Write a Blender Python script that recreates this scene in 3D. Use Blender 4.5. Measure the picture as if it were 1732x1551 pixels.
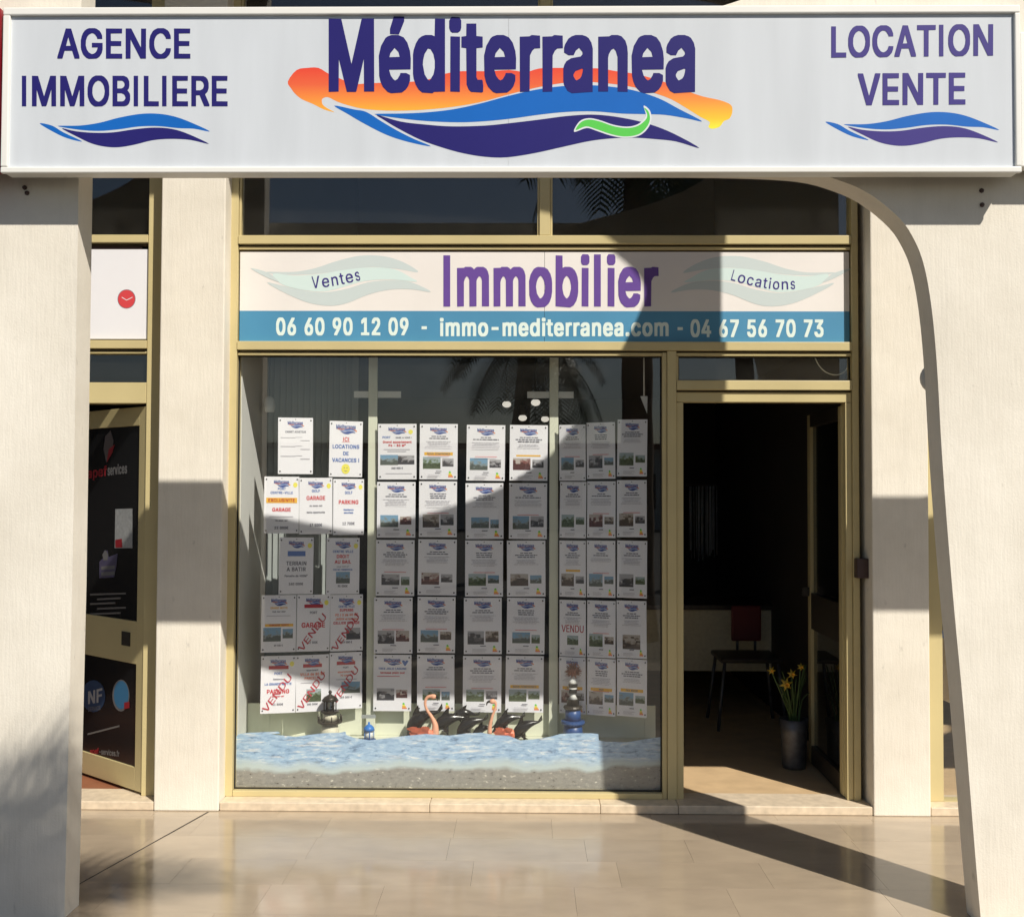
import bpy, bmesh, math, random
from math import sin, cos, radians, pi, sqrt, atan2
from mathutils import Vector
from mathutils.geometry import tessellate_polygon

for o in list(bpy.data.objects):
    bpy.data.objects.remove(o)
scene = bpy.context.scene
COL = scene.collection
random.seed(7)

# ------------------------------------------------------------------ camera
FPX, PW, PH = 1850.0, 1732.0, 1551.0
CAM = Vector((0.0, -5.5, 1.56))
YAW, PITCH, ROLL = radians(0.8), radians(1.75), radians(0.2)
FW = Vector((-sin(YAW)*cos(PITCH), cos(YAW)*cos(PITCH), sin(PITCH)))
R0 = Vector((cos(YAW), sin(YAW), 0)); U0 = R0.cross(FW)
RT = cos(ROLL)*R0 + sin(ROLL)*U0
UP = -sin(ROLL)*R0 + cos(ROLL)*U0
cam_data = bpy.data.cameras.new('camera')
cam_data.sensor_fit = 'HORIZONTAL'; cam_data.sensor_width = 36.0
cam_data.lens = 36.0*FPX/PW
cam_data.clip_start = 0.05; cam_data.clip_end = 2000
camera = bpy.data.objects.new('camera', cam_data)
COL.objects.link(camera)
from mathutils import Matrix
camera.matrix_world = Matrix(((RT.x, UP.x, -FW.x, CAM.x), (RT.y, UP.y, -FW.y, CAM.y), (RT.z, UP.z, -FW.z, CAM.z), (0, 0, 0, 1)))
scene.camera = camera

# ------------------------------------------------------------------ light
SUN_A, SUN_B = 0.735, 1.22                      # light runs 0.735 to the left and 1.22 down for each metre inwards
to_sun = Vector((SUN_A, -1.0, SUN_B)).normalized()
world = bpy.data.worlds.new('World'); scene.world = world; world.use_nodes = True
wn = world.node_tree
sky = wn.nodes.new('ShaderNodeTexSky'); sky.sky_type = 'NISHITA'; sky.sun_disc = False
sky.sun_elevation = math.asin(to_sun.z)
sky.sun_rotation = atan2(to_sun.x, to_sun.y)
bg = wn.nodes['Background']; bg.inputs[1].default_value = 0.06
wn.links.new(sky.outputs[0], bg.inputs[0])
sun_data = bpy.data.lights.new('sun', 'SUN'); sun_data.energy = 4.6; sun_data.angle = radians(0.53)
sun_data.color = (1.0, 0.935, 0.83)
sun = bpy.data.objects.new('sun', sun_data); COL.objects.link(sun)
sun.rotation_euler = to_sun.to_track_quat('Z', 'Y').to_euler()
sun.location = (6, -12, 12)
cy = scene.cycles; cy.max_bounces = 8; cy.diffuse_bounces = 4; cy.glossy_bounces = 4; cy.transparent_max_bounces = 16; cy.caustics_reflective = False; cy.caustics_refractive = False
vs = scene.view_settings
vs.view_transform = 'Standard'; vs.look = 'None'; vs.exposure = 0.21; vs.gamma = 1.0; vs.use_curve_mapping = False

# ------------------------------------------------------------------ helpers
def P(x, y, Y):
    """the point on the upright plane at depth Y that a spot of the photograph shows"""
    d = FW*FPX + RT*(x-PW/2) - UP*(y-PH/2)
    return CAM + d*((Y-CAM.y)/d.y)
def G(x, y, Z=0.0):
    d = FW*FPX + RT*(x-PW/2) - UP*(y-PH/2)
    return CAM + d*((Z-CAM.z)/d.z)
def XS(x, Y=0.0): return P(x, 900, Y).x
def ZS(y, Y=0.0, x=900): return P(x, y, Y).z

def tag(o, label, cat, group=None):
    o['label'] = label; o['category'] = cat
    if group: o['group'] = group
    return o
def thing(name, loc, label, cat, group=None):
    o = bpy.data.objects.new(name, None); o.empty_display_size = 0.1
    COL.objects.link(o); o.location = loc
    return tag(o, label, cat, group)
def worldloc(o):
    v = Vector(o.location)
    while o.parent:
        o = o.parent; v += Vector(o.location)
    return v
def link(name, me, parent=None, loc=None):
    o = bpy.data.objects.new(name, me); COL.objects.link(o)
    if parent: o.parent = parent
    if loc is not None: o.location = loc
    return o
def mk(name, verts, faces, mats, parent=None, fm=None, smooth=False, origin=None):
    """verts in world space; origin = base point of a top-level mesh"""
    if origin is None:
        if parent is None:
            xs = [v[0] for v in verts]; ys = [v[1] for v in verts]; zs = [v[2] for v in verts]
            origin = Vector(((min(xs)+max(xs))/2, (min(ys)+max(ys))/2, min(zs)))
        else:
            origin = Vector((0, 0, 0))
    base = worldloc(parent) if parent else Vector((0, 0, 0))
    off = base + Vector(origin)
    me = bpy.data.meshes.new(name)
    me.from_pydata([Vector(v)-off for v in verts], [], faces)
    for m in (mats if isinstance(mats, (list, tuple)) else [mats]): me.materials.append(m)
    if fm: me.polygons.foreach_set('material_index', fm)
    if smooth: me.polygons.foreach_set('use_smooth', [True]*len(me.polygons))
    me.update()
    return link(name, me, parent, origin)
BOXF = [(0, 3, 2, 1), (4, 5, 6, 7), (0, 1, 5, 4), (1, 2, 6, 5), (2, 3, 7, 6), (3, 0, 4, 7)]
def boxv(x0, x1, y0, y1, z0, z1):
    return [(x0, y0, z0), (x1, y0, z0), (x1, y1, z0), (x0, y1, z0), (x0, y0, z1), (x1, y0, z1), (x1, y1, z1), (x0, y1, z1)]
def bevel(o, w, seg=2):
    b = o.modifiers.new('edge', 'BEVEL'); b.width = w; b.segments = seg; b.limit_method = 'ANGLE'; b.angle_limit = radians(40)
    return o
def box(name, x0, x1, y0, y1, z0, z1, mat, parent=None, bev=0.0):
    o = mk(name, boxv(min(x0, x1), max(x0, x1), min(y0, y1), max(y0, y1), min(z0, z1), max(z0, z1)), BOXF, mat, parent)
    if bev: bevel(o, bev)
    return o
def poly_tris(loops):
    flat = [p for l in loops for p in l]
    tr = tessellate_polygon([[Vector((p[0], p[1], 0)) for p in l] for l in loops])
    return flat, tr
def sheet2d(name, loops, Y, mat, parent, th=0.0, back=None):
    """flat shape (x,z loops, holes allowed) standing at depth Y, thickness th backwards"""
    flat, tr = poly_tris(loops)
    v = [(p[0], Y, p[1]) for p in flat]; f = []
    for t in tr:
        a, b, c = [flat[i] for i in t]
        if (b[0]-a[0])*(c[1]-a[1])-(b[1]-a[1])*(c[0]-a[0]) < 0: t = t[::-1]
        f.append(tuple(t))
    if th:
        n = len(flat)
        v += [(p[0], Y+th, p[1]) for p in flat]
        f += [tuple(i+n for i in t[::-1]) for t in list(f)]
        k = 0
        for li, l in enumerate(loops):
            m = len(l)
            ar = sum(l[i][0]*l[(i+1) % m][1]-l[(i+1) % m][0]*l[i][1] for i in range(m))
            for i in range(m):
                a, b = k+i, k+(i+1) % m
                q = (a, a+n, b+n, b)
                if (ar < 0) != (li > 0): q = q[::-1]
                f.append(q)
            k += m
    return mk(name, v, f, mat, parent)
def smooth_curve(pts, n=6, closed=False):
    out = []; N = len(pts)
    rng = range(N) if closed else range(N-1)
    for i in rng:
        g = lambda j: pts[j % N] if closed else pts[max(0, min(N-1, j))]
        p0, p1, p2, p3 = g(i-1), g(i), g(i+1), g(i+2)
        for k in range(n):
            t = k/n
            out.append(tuple(0.5*((2*p1[c])+(-p0[c]+p2[c])*t+(2*p0[c]-5*p1[c]+4*p2[c]-p3[c])*t*t+(-p0[c]+3*p1[c]-3*p2[c]+p3[c])*t**3) for c in range(len(p1))))
    if not closed: out.append(tuple(pts[-1]))
    return out
def tube_geo(path, rad, n=8, caps=True):
    v, f = [], []; N = len(path)
    path = [Vector(p) for p in path]
    rads = rad if isinstance(rad, (list, tuple)) else [rad]*N
    prev = None
    for i, p in enumerate(path):
        t = (path[min(i+1, N-1)]-path[max(i-1, 0)]).normalized()
        if prev is None:
            a = Vector((0, 0, 1)) if abs(t.z) < 0.9 else Vector((1, 0, 0))
            u = t.cross(a).normalized()
        else:
            u = (prev - t*prev.dot(t)).normalized()
        prev = u; w = t.cross(u)
        for k in range(n):
            an = 2*pi*k/n
            v.append(p+(u*cos(an)+w*sin(an))*rads[i])
    for i in range(N-1):
        for k in range(n):
            a = i*n+k; b = i*n+(k+1) % n
            f.append((a, b, b+n, a+n))
    if caps:
        f.append(tuple(range(n))[::-1]); f.append(tuple((N-1)*n+k for k in range(n)))
    return v, f
def tube(name, path, rad, mat, parent=None, n=8):
    v, f = tube_geo(path, rad, n)
    return mk(name, v, f, mat, parent, smooth=True)
def lathe_geo(c, prof, n=20):
    v, f = [], []
    for (r, z) in prof:
        for k in range(n):
            a = 2*pi*k/n
            v.append((c[0]+r*cos(a), c[1]+r*sin(a), c[2]+z))
    for i in range(len(prof)-1):
        for k in range(n):
            a = i*n+k; b = i*n+(k+1) % n
            f.append((a, b, b+n, a+n))
    f.append(tuple(range(n))[::-1]); f.append(tuple((len(prof)-1)*n+k for k in range(n)))
    return v, f
def lathe(name, c, prof, mat, parent=None, n=20, smooth=False):
    v, f = lathe_geo(c, prof, n)
    return mk(name, v, f, mat, parent, smooth=smooth)
def join_geo(parts):
    V, Fc = [], []
    for v, f in parts:
        k = len(V); V += list(v); Fc += [tuple(i+k for i in q) for q in f]
    return V, Fc
def ellipsoid_geo(c, r, nu=14, nv=9):
    v, f = [], []
    for i in range(nv+1):
        th = pi*i/nv
        for k in range(nu):
            a = 2*pi*k/nu
            v.append((c[0]+r[0]*sin(th)*cos(a), c[1]+r[1]*sin(th)*sin(a), c[2]-r[2]*cos(th)))
    for i in range(nv):
        for k in range(nu):
            a = i*nu+k; b = i*nu+(k+1) % nu
            f.append((a, b, b+nu, a+nu))
    return v, f

# ------------------------------------------------------------------ lettering (outlines of each letter, 400 units per em)
GLYPH_R = """A190|77,205,115,205,187,8,188,-2,155,-2,153,1,134,55,57,55,38,-1,4,-1,9,21|95,169,68,82,124,83;B181|21,205,112,205,139,196,156,179,164,155,162,134,158,125,145,111,135,106,150,100,165,83,171,66,171,43,162,21,146,7,117,-2,20,-1|54,178,54,116,103,116,115,122,127,134,131,154,124,168,115,175,106,178|54,91,54,25,112,25,123,29,131,35,138,48,138,61,133,74,123,84,103,91;C202|86,207,128,207,154,198,165,191,182,172,193,145,192,138,161,138,149,161,135,173,115,180,97,180,75,171,60,155,51,139,45,117,47,75,56,54,75,33,97,24,117,24,141,35,156,54,161,65,193,65,189,46,178,26,154,5,128,-4,85,-4,54,9,38,23,27,37,15,70,13,121,16,141,25,163,40,183,52,193,72,204;D199|21,205,119,204,146,193,171,170,180,154,187,128,189,108,187,77,182,55,173,37,154,16,143,9,106,-2,20,-1|54,178,53,26,101,25,114,29,128,36,142,50,149,63,156,92,156,112,151,137,144,152,128,167,115,175,103,178;E166|21,205,153,205,152,178,53,177,54,116,145,115,145,89,54,89,53,26,154,25,154,-2,20,-1;F162|21,205,151,205,150,178,53,177,53,114,141,113,142,88,54,87,52,-2,20,-1;G206|85,207,126,207,141,204,159,195,182,172,193,146,192,138,159,138,153,154,137,171,115,180,97,180,75,171,60,155,51,139,45,117,45,85,51,65,60,48,74,35,90,25,117,24,134,29,153,46,162,68,161,78,110,78,110,104,195,103,195,63,191,48,182,30,161,9,148,2,130,-4,85,-4,54,9,36,25,27,37,15,70,13,123,16,141,27,166,36,179,54,195;H205|21,205,53,205,54,118,152,118,153,205,185,205,185,-2,153,-1,152,91,54,91,53,-1,20,-1;I76|24,-2,52,-2,52,205,24,205;J157|106,205,138,205,136,35,127,17,117,7,101,-2,54,-4,35,4,18,21,11,37,9,70,41,71,45,41,63,24,79,22,98,34,105,54;K185|21,205,53,205,54,109,143,205,182,205,176,194,102,115,182,5,181,-2,146,-2,79,91,53,65,53,-1,20,-1;L155|21,205,53,205,53,26,146,25,146,-2,20,-1;M250|21,205,65,205,126,44,133,66,185,203,188,205,230,205,231,-1,198,-1,197,145,147,14,139,-2,112,-2,109,1,54,145,53,-1,21,-2;N208|21,205,57,205,62,201,155,51,156,205,189,205,188,-2,152,-2,149,1,75,117,54,155,53,-1,20,-1;O212|86,207,128,207,159,195,184,170,195,148,200,126,200,77,187,39,165,13,146,2,128,-4,85,-4,57,7,45,16,31,32,20,52,15,70,13,121,18,146,25,163,52,193,68,202|97,180,74,169,56,150,47,128,45,85,56,54,75,33,97,24,117,24,135,31,156,52,167,81,169,95,167,123,158,148,143,167,123,178;P176|21,205,110,205,132,200,146,191,158,177,167,152,167,126,164,112,155,95,139,82,114,73,53,72,52,-2,20,-1|54,178,54,98,106,100,125,112,133,126,135,145,129,161,117,173,105,178;Q212|86,207,128,207,150,200,178,177,191,157,200,126,200,77,187,39,167,15,189,-14,190,-22,157,-22,141,0,128,-4,85,-4,72,0,45,16,31,32,20,52,13,81,13,121,22,155,33,174,52,193,68,202|97,180,74,169,56,150,47,128,45,85,56,54,75,33,97,24,117,24,122,26,95,61,95,65,128,65,148,42,162,63,167,81,169,95,167,123,158,148,143,167,123,178;R178|21,205,121,204,143,195,158,179,167,154,165,119,158,103,145,89,132,84,131,81,169,14,175,3,174,-2,137,-2,95,76,53,75,53,-1,20,-1|54,178,54,104,101,104,121,111,127,117,135,134,135,148,129,163,119,173,105,178;S177|70,207,112,207,125,204,145,193,153,185,164,163,163,149,132,149,131,155,121,171,105,180,85,182,65,175,51,159,49,152,51,143,63,129,83,120,108,115,141,102,158,86,165,74,167,46,162,28,143,7,117,-4,72,-5,50,0,34,9,24,19,13,41,12,56,45,56,51,39,61,29,81,22,99,22,121,31,133,45,135,61,123,76,103,85,55,98,41,105,25,119,20,128,16,154,25,181,45,198;T178|10,205,171,205,170,178,105,177,105,-2,73,-1,73,177,10,178;U205|21,205,53,205,55,59,62,43,72,33,85,25,101,22,117,24,130,29,144,41,151,54,153,205,187,205,185,50,171,21,155,7,128,-4,90,-5,72,-2,52,7,35,23,24,43,20,59;V190|5,205,38,205,95,38,98,39,153,203,155,205,189,205,120,10,114,-2,79,-2,76,1,4,197;X188|10,205,45,205,95,131,146,205,182,205,167,179,115,105,184,6,185,-2,150,-2,95,78,39,-2,4,-1,7,8,75,103,71,112,9,199;Y187|5,205,39,205,94,116,96,117,107,139,150,205,185,205,178,188,111,83,110,-2,78,-1,78,81,4,199;Z174|14,205,162,205,162,181,53,25,163,25,163,-2,13,-1,13,21,122,177,121,180,14,178;É166|92,265,125,265,125,259,99,222,74,222,73,226|21,205,153,205,152,178,53,177,54,116,145,115,145,89,54,89,53,26,154,25,154,-2,20,-1;a154|70,156,97,155,117,147,131,134,136,123,137,-2,108,-2,106,11,97,2,85,-4,52,-5,30,2,13,19,9,30,9,57,15,68,25,78,48,87,95,93,101,95,107,103,104,117,95,125,81,131,59,125,47,115,43,107,35,107,13,115,18,130,34,145,50,153|105,71,52,60,42,50,40,45,42,34,52,24,63,20,74,20,92,27,100,35,105,46,107,70;b168|19,205,49,205,50,138,68,153,99,156,117,153,128,147,147,128,158,101,160,61,156,43,147,23,128,4,103,-5,81,-5,61,2,50,13,48,-2,18,-1|79,129,68,124,58,114,53,103,49,90,49,63,53,48,60,35,74,24,90,20,108,27,120,41,127,63,127,88,120,110,108,124,97,129;c157|75,156,103,155,125,145,136,135,147,117,147,110,145,107,117,104,115,112,101,125,92,129,74,129,63,124,53,114,45,99,42,83,44,57,49,43,65,25,81,20,94,22,111,34,119,49,149,43,145,28,130,9,115,0,95,-5,70,-5,41,5,24,23,16,35,11,54,11,95,22,125,45,147,63,155;d168|121,205,153,205,153,-1,123,-2,121,15,112,4,97,-4,90,-5,57,-4,39,5,24,21,15,39,11,54,11,97,15,112,25,132,39,145,59,155,72,156,97,155,106,151,119,140|74,129,65,125,51,112,44,94,42,68,51,39,65,25,83,20,99,25,113,39,120,59,122,79,118,99,113,112,95,127;e160|75,156,108,153,128,142,144,123,151,101,152,65,42,65,45,48,53,35,65,25,74,22,81,20,97,22,105,25,116,37,119,44,130,44,149,37,147,26,140,15,128,5,108,-4,72,-5,55,-2,41,5,31,14,20,28,11,54,11,95,22,125,45,147,55,153|81,131,65,125,51,114,44,99,44,92,119,91,116,105,109,117,92,129;f100|68,215,83,215,100,210,98,195,94,185,74,187,64,181,60,172,61,153,95,152,95,130,60,128,60,-1,30,-2,29,128,-1,129,-2,152,28,153,29,185,35,197,48,209;g168|72,156,103,153,121,138,123,153,153,152,151,-25,144,-39,134,-49,121,-56,101,-62,65,-62,45,-56,30,-47,16,-30,19,-24,35,-15,45,-15,59,-31,66,-35,94,-36,106,-31,120,-14,121,18,115,11,99,2,92,0,55,2,37,11,24,25,13,48,11,97,22,126,43,147,59,155|74,129,65,125,51,112,44,94,42,70,51,43,70,27,86,25,101,31,113,43,120,59,122,83,118,101,105,122,90,129;h162|19,205,49,205,50,140,68,153,97,156,115,153,136,137,144,123,147,103,146,-2,115,-1,115,103,105,121,92,129,77,129,65,124,53,110,49,99,49,-1,18,-1;i65|25,211,43,211,53,203,55,188,50,180,39,175,28,175,16,181,13,188,13,199|19,153,49,152,48,-2,18,-1;l76|24,-2,52,-2,52,209,24,209;m242|75,156,106,155,114,151,128,135,137,145,154,155,186,156,206,149,218,137,224,126,227,103,226,-2,195,-1,195,108,191,117,183,125,168,131,152,125,142,115,138,106,137,-2,105,-1,105,112,97,124,81,131,65,125,55,115,49,103,49,-1,18,-1,18,152,48,153,50,140,61,151;n162|85,156,110,155,123,149,135,139,144,123,147,103,147,-1,115,-1,115,103,111,114,105,122,92,129,77,129,65,124,56,115,49,99,49,-1,19,-2,18,152,48,153,50,140,68,153;o164|75,156,110,153,132,140,144,126,151,112,156,88,155,52,144,25,123,4,95,-5,70,-5,41,5,24,23,16,35,11,54,11,95,22,125,45,147,63,155|74,129,63,124,53,114,44,92,42,68,47,46,53,37,65,25,86,20,106,29,116,41,124,63,124,88,115,112,101,125,92,129;p168|85,156,117,153,135,142,147,128,155,114,160,90,160,61,156,43,142,15,128,4,112,-4,103,-5,72,-4,61,2,50,13,49,-57,19,-58,18,152,48,153,50,138,61,149|79,129,68,124,58,114,53,103,49,90,49,63,53,48,60,35,74,24,90,20,108,27,120,41,127,63,127,88,120,110,108,124,97,129;q168|72,156,103,153,112,147,121,136,123,153,153,152,152,-58,120,-57,119,11,106,0,90,-5,57,-4,39,5,24,21,15,39,11,54,11,97,15,112,25,132,39,145,54,153|74,129,65,125,51,112,44,94,42,68,51,39,65,25,83,20,99,25,113,39,120,59,122,79,118,99,113,112,95,127;r102|77,156,97,156,102,154,102,128,74,127,63,122,55,114,49,101,49,-1,19,-2,18,152,48,153,50,142,57,149;s144|66,156,95,155,110,149,125,135,133,121,130,113,105,109,90,127,81,131,68,131,54,124,47,114,49,103,59,95,99,85,125,73,136,52,136,34,129,17,117,5,103,-2,86,-5,59,-5,43,-2,20,14,11,32,12,40,41,44,45,34,54,25,66,20,79,20,95,27,104,39,102,48,94,56,55,65,34,75,22,85,16,95,15,103,16,125,25,139,43,151;t89|23,191,54,191,55,154,85,152,85,129,55,128,55,32,65,22,83,24,87,14,88,-2,81,-4,46,-2,34,5,24,21,22,128,-2,130,-2,152,22,154;u162|19,153,49,152,49,50,56,34,63,27,75,22,85,22,101,29,107,35,115,52,115,152,147,152,146,-2,117,-2,115,13,108,5,94,-2,57,-4,39,4,27,15,18,37;v154|5,153,38,152,77,40,116,150,119,153,151,152,151,145,94,-2,63,-2,60,1,7,137;x150|10,153,45,153,75,104,108,153,144,152,144,148,95,75,145,5,145,-2,112,-2,75,53,39,-2,5,-1,7,6,56,75,55,83,11,145;y154|5,153,38,152,77,40,116,150,119,153,151,152,151,145,85,-26,76,-43,66,-53,48,-60,23,-60,15,-57,20,-34,43,-33,56,-15,60,3,7,137;z150|17,153,136,152,136,130,56,25,139,24,139,-2,13,-1,15,23,95,125,94,127,17,127;é160|86,213,119,213,120,208,94,169,68,169,67,175|75,156,108,153,128,142,144,123,151,101,152,65,42,65,45,48,53,35,65,25,74,22,81,20,97,22,105,25,116,37,119,44,130,44,149,37,147,26,140,15,128,5,108,-4,72,-5,55,-2,41,5,31,14,20,28,11,54,11,95,22,125,45,147,55,153|81,131,65,125,51,114,44,99,44,92,119,91,116,105,109,117,92,129;0179|72,207,108,207,130,198,151,175,164,139,165,77,156,39,144,17,135,9,110,-4,72,-4,48,7,29,30,18,61,16,130,24,161,33,179,46,195|86,182,74,176,56,155,49,132,47,85,53,57,62,39,74,27,86,22,95,22,108,27,120,39,127,54,133,75,135,110,129,145,118,166,101,180;1179|75,205,115,205,115,25,159,24,159,-2,27,-1,28,24,82,25,82,172,77,171,39,142,31,143,31,172;2179|72,207,108,207,134,196,145,185,153,172,156,159,156,139,151,121,138,101,67,25,159,24,159,-2,22,-1,22,21,109,114,124,139,122,163,112,175,95,182,83,182,70,176,60,166,54,144,22,145,24,163,33,183,52,200;3179|25,205,153,205,153,183,96,119,117,116,134,109,151,94,158,79,160,74,158,35,151,23,135,7,108,-4,66,-4,48,2,34,11,18,30,15,41,15,55,46,55,51,41,59,31,81,22,94,22,110,27,122,37,127,48,125,72,112,89,94,96,58,97,58,121,107,177,25,178;4179|95,205,126,205,127,199,49,68,108,67,109,128,139,129,140,68,169,66,168,40,140,39,139,-2,109,-1,108,40,13,41,13,66,16,74;5179|35,205,151,205,150,178,65,178,62,168,59,127,75,135,110,135,121,131,134,124,147,110,158,86,160,52,155,34,135,9,115,-2,68,-4,57,0,41,9,31,19,24,32,20,45,21,55,52,55,58,37,66,29,83,22,94,22,105,25,120,39,127,57,127,74,124,85,114,98,99,107,92,109,74,107,61,102,55,96,26,98,24,101;6179|97,205,132,205,133,201,82,128,110,127,134,118,149,103,156,88,160,57,158,45,151,26,134,7,110,-4,72,-4,50,5,33,23,24,43,22,77,36,115|83,104,66,95,60,86,55,74,55,52,60,39,72,27,83,22,97,22,112,29,122,41,127,55,127,70,120,88,110,98,97,104;7179|23,205,160,205,160,177,70,-2,37,-2,36,5,124,177,23,178;8179|72,207,110,207,132,198,145,186,156,163,156,141,153,130,149,123,135,109,129,106,143,100,156,85,164,66,164,41,160,30,145,11,130,2,112,-4,68,-4,55,0,39,9,25,23,18,39,16,59,25,86,41,102,53,106,43,111,27,132,24,148,25,166,33,183,46,196|85,182,74,178,64,170,58,161,56,146,60,135,68,125,83,118,97,118,110,124,118,132,124,143,124,157,120,166,110,176,97,182|88,93,74,89,65,84,53,70,49,54,55,39,66,27,81,22,99,22,117,29,125,37,131,50,131,61,127,72,114,85;9179|72,207,108,207,134,196,145,185,156,165,160,134,153,105,144,86,87,3,83,-2,50,-2,51,6,100,75,70,76,45,87,35,97,25,114,22,126,22,154,25,168,38,188,50,198|85,182,72,176,58,161,55,152,55,130,60,117,74,104,83,100,99,100,110,105,120,115,127,132,127,148,122,163,112,175,97,182;-179|43,100,137,100,138,74,43,73;.73|30,36,46,36,56,30,60,23,60,10,54,0,46,-4,30,-4,20,3,16,10,16,25,23,33;!77|23,205,56,205,54,62,24,63|30,36,48,36,60,26,62,19,60,6,52,-2,30,-4,20,5,18,25;,73|25,31,58,30,58,23,37,-49,11,-48;'81|25,205,58,205,56,139,54,125,27,126;/98|68,215,95,215,96,205,93,190,33,-32,3,-33,7,-6;€184|95,207,143,205,159,198,173,186,163,162,155,162,130,178,123,180,101,178,90,173,75,157,64,134,149,132,139,109,60,108,61,93,131,92,131,86,123,69,66,69,65,65,80,39,90,31,106,24,125,24,143,31,154,40,161,40,173,15,157,4,135,-4,95,-4,68,7,45,30,35,52,30,69,4,70,9,92,27,94,26,109,4,110,9,132,30,133,35,152,53,183,72,198;²120|45,236,83,235,94,229,105,217,107,212,105,186,85,164,58,145,110,144,110,120,13,121,13,141,65,182,78,199,70,211,61,215,48,211,42,205,41,198,11,199,11,208,18,223,26,229;:73|32,147,50,145,60,134,60,119,48,107,28,107,16,119,18,137|30,36,46,36,56,30,60,23,60,10,54,0,46,-4,30,-4,20,3,16,10,16,25,23,33"""
GLYPH_M = """A190|72,209,120,208,193,12,194,-5,150,-5,128,51,63,51,43,-5,-2,-5,-2,8,4,25|95,147,75,85,116,86;B181|15,209,117,209,145,200,158,188,167,170,169,141,164,121,149,106,155,104,173,83,176,70,176,39,167,17,157,7,145,0,123,-5,15,-5|59,175,59,120,97,120,110,125,122,137,125,148,124,155,118,165,110,171,101,175|59,87,59,29,106,29,117,33,125,39,133,52,133,57,127,70,117,80,97,87;C202|81,211,134,211,152,205,170,195,182,183,196,155,197,135,155,135,151,146,135,165,123,173,103,176,81,167,65,152,56,135,51,114,51,88,56,68,65,52,81,36,95,29,112,27,130,35,144,46,155,69,198,68,196,48,184,23,159,2,141,-5,79,-7,66,-4,48,5,33,19,22,34,11,59,7,77,7,125,16,159,37,189,52,200;E166|15,209,158,208,157,175,58,174,59,120,151,119,150,85,59,85,58,30,159,29,159,-5,15,-5;G206|79,211,132,211,146,207,172,193,187,175,196,157,197,135,154,135,147,150,132,167,117,175,103,176,81,167,65,152,53,125,51,88,62,57,79,38,103,27,119,29,134,36,147,50,156,72,155,75,105,75,105,107,200,106,200,59,193,35,174,11,157,0,143,-5,79,-7,57,0,31,21,22,34,11,59,7,77,7,126,15,155,25,175,41,193,57,204;I88|19,-5,59,-5,59,209,19,209;L155|15,209,58,208,58,30,152,29,152,-5,15,-5;M250|15,209,71,208,126,65,180,206,183,209,235,209,236,-5,193,-5,192,113,153,10,145,-5,106,-5,104,-3,59,111,58,-5,15,-5;N208|15,209,63,209,67,205,150,73,151,208,195,208,194,-5,146,-5,144,-3,59,131,58,-5,15,-5;O212|81,211,134,211,159,202,184,181,195,165,202,146,205,130,205,74,196,43,185,25,170,9,141,-5,79,-7,66,-4,46,7,33,19,22,34,11,59,7,77,7,125,16,159,27,177,46,196,63,205|103,176,79,165,62,146,53,125,51,88,56,68,65,52,81,36,95,29,112,27,130,35,151,55,160,77,164,105,156,137,145,155,126,171;R178|15,209,126,207,148,198,164,183,173,157,173,123,164,99,140,79,180,6,179,-5,132,-5,90,73,58,72,58,-5,15,-5|59,175,59,107,95,107,115,115,122,121,129,137,129,145,124,159,114,169,99,175;T178|5,209,176,208,175,175,111,174,110,-5,67,-5,67,174,5,175;V190|-1,209,44,208,95,60,98,61,147,206,150,209,195,208,191,186,119,-5,74,-5,71,-3,-2,194"""
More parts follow.
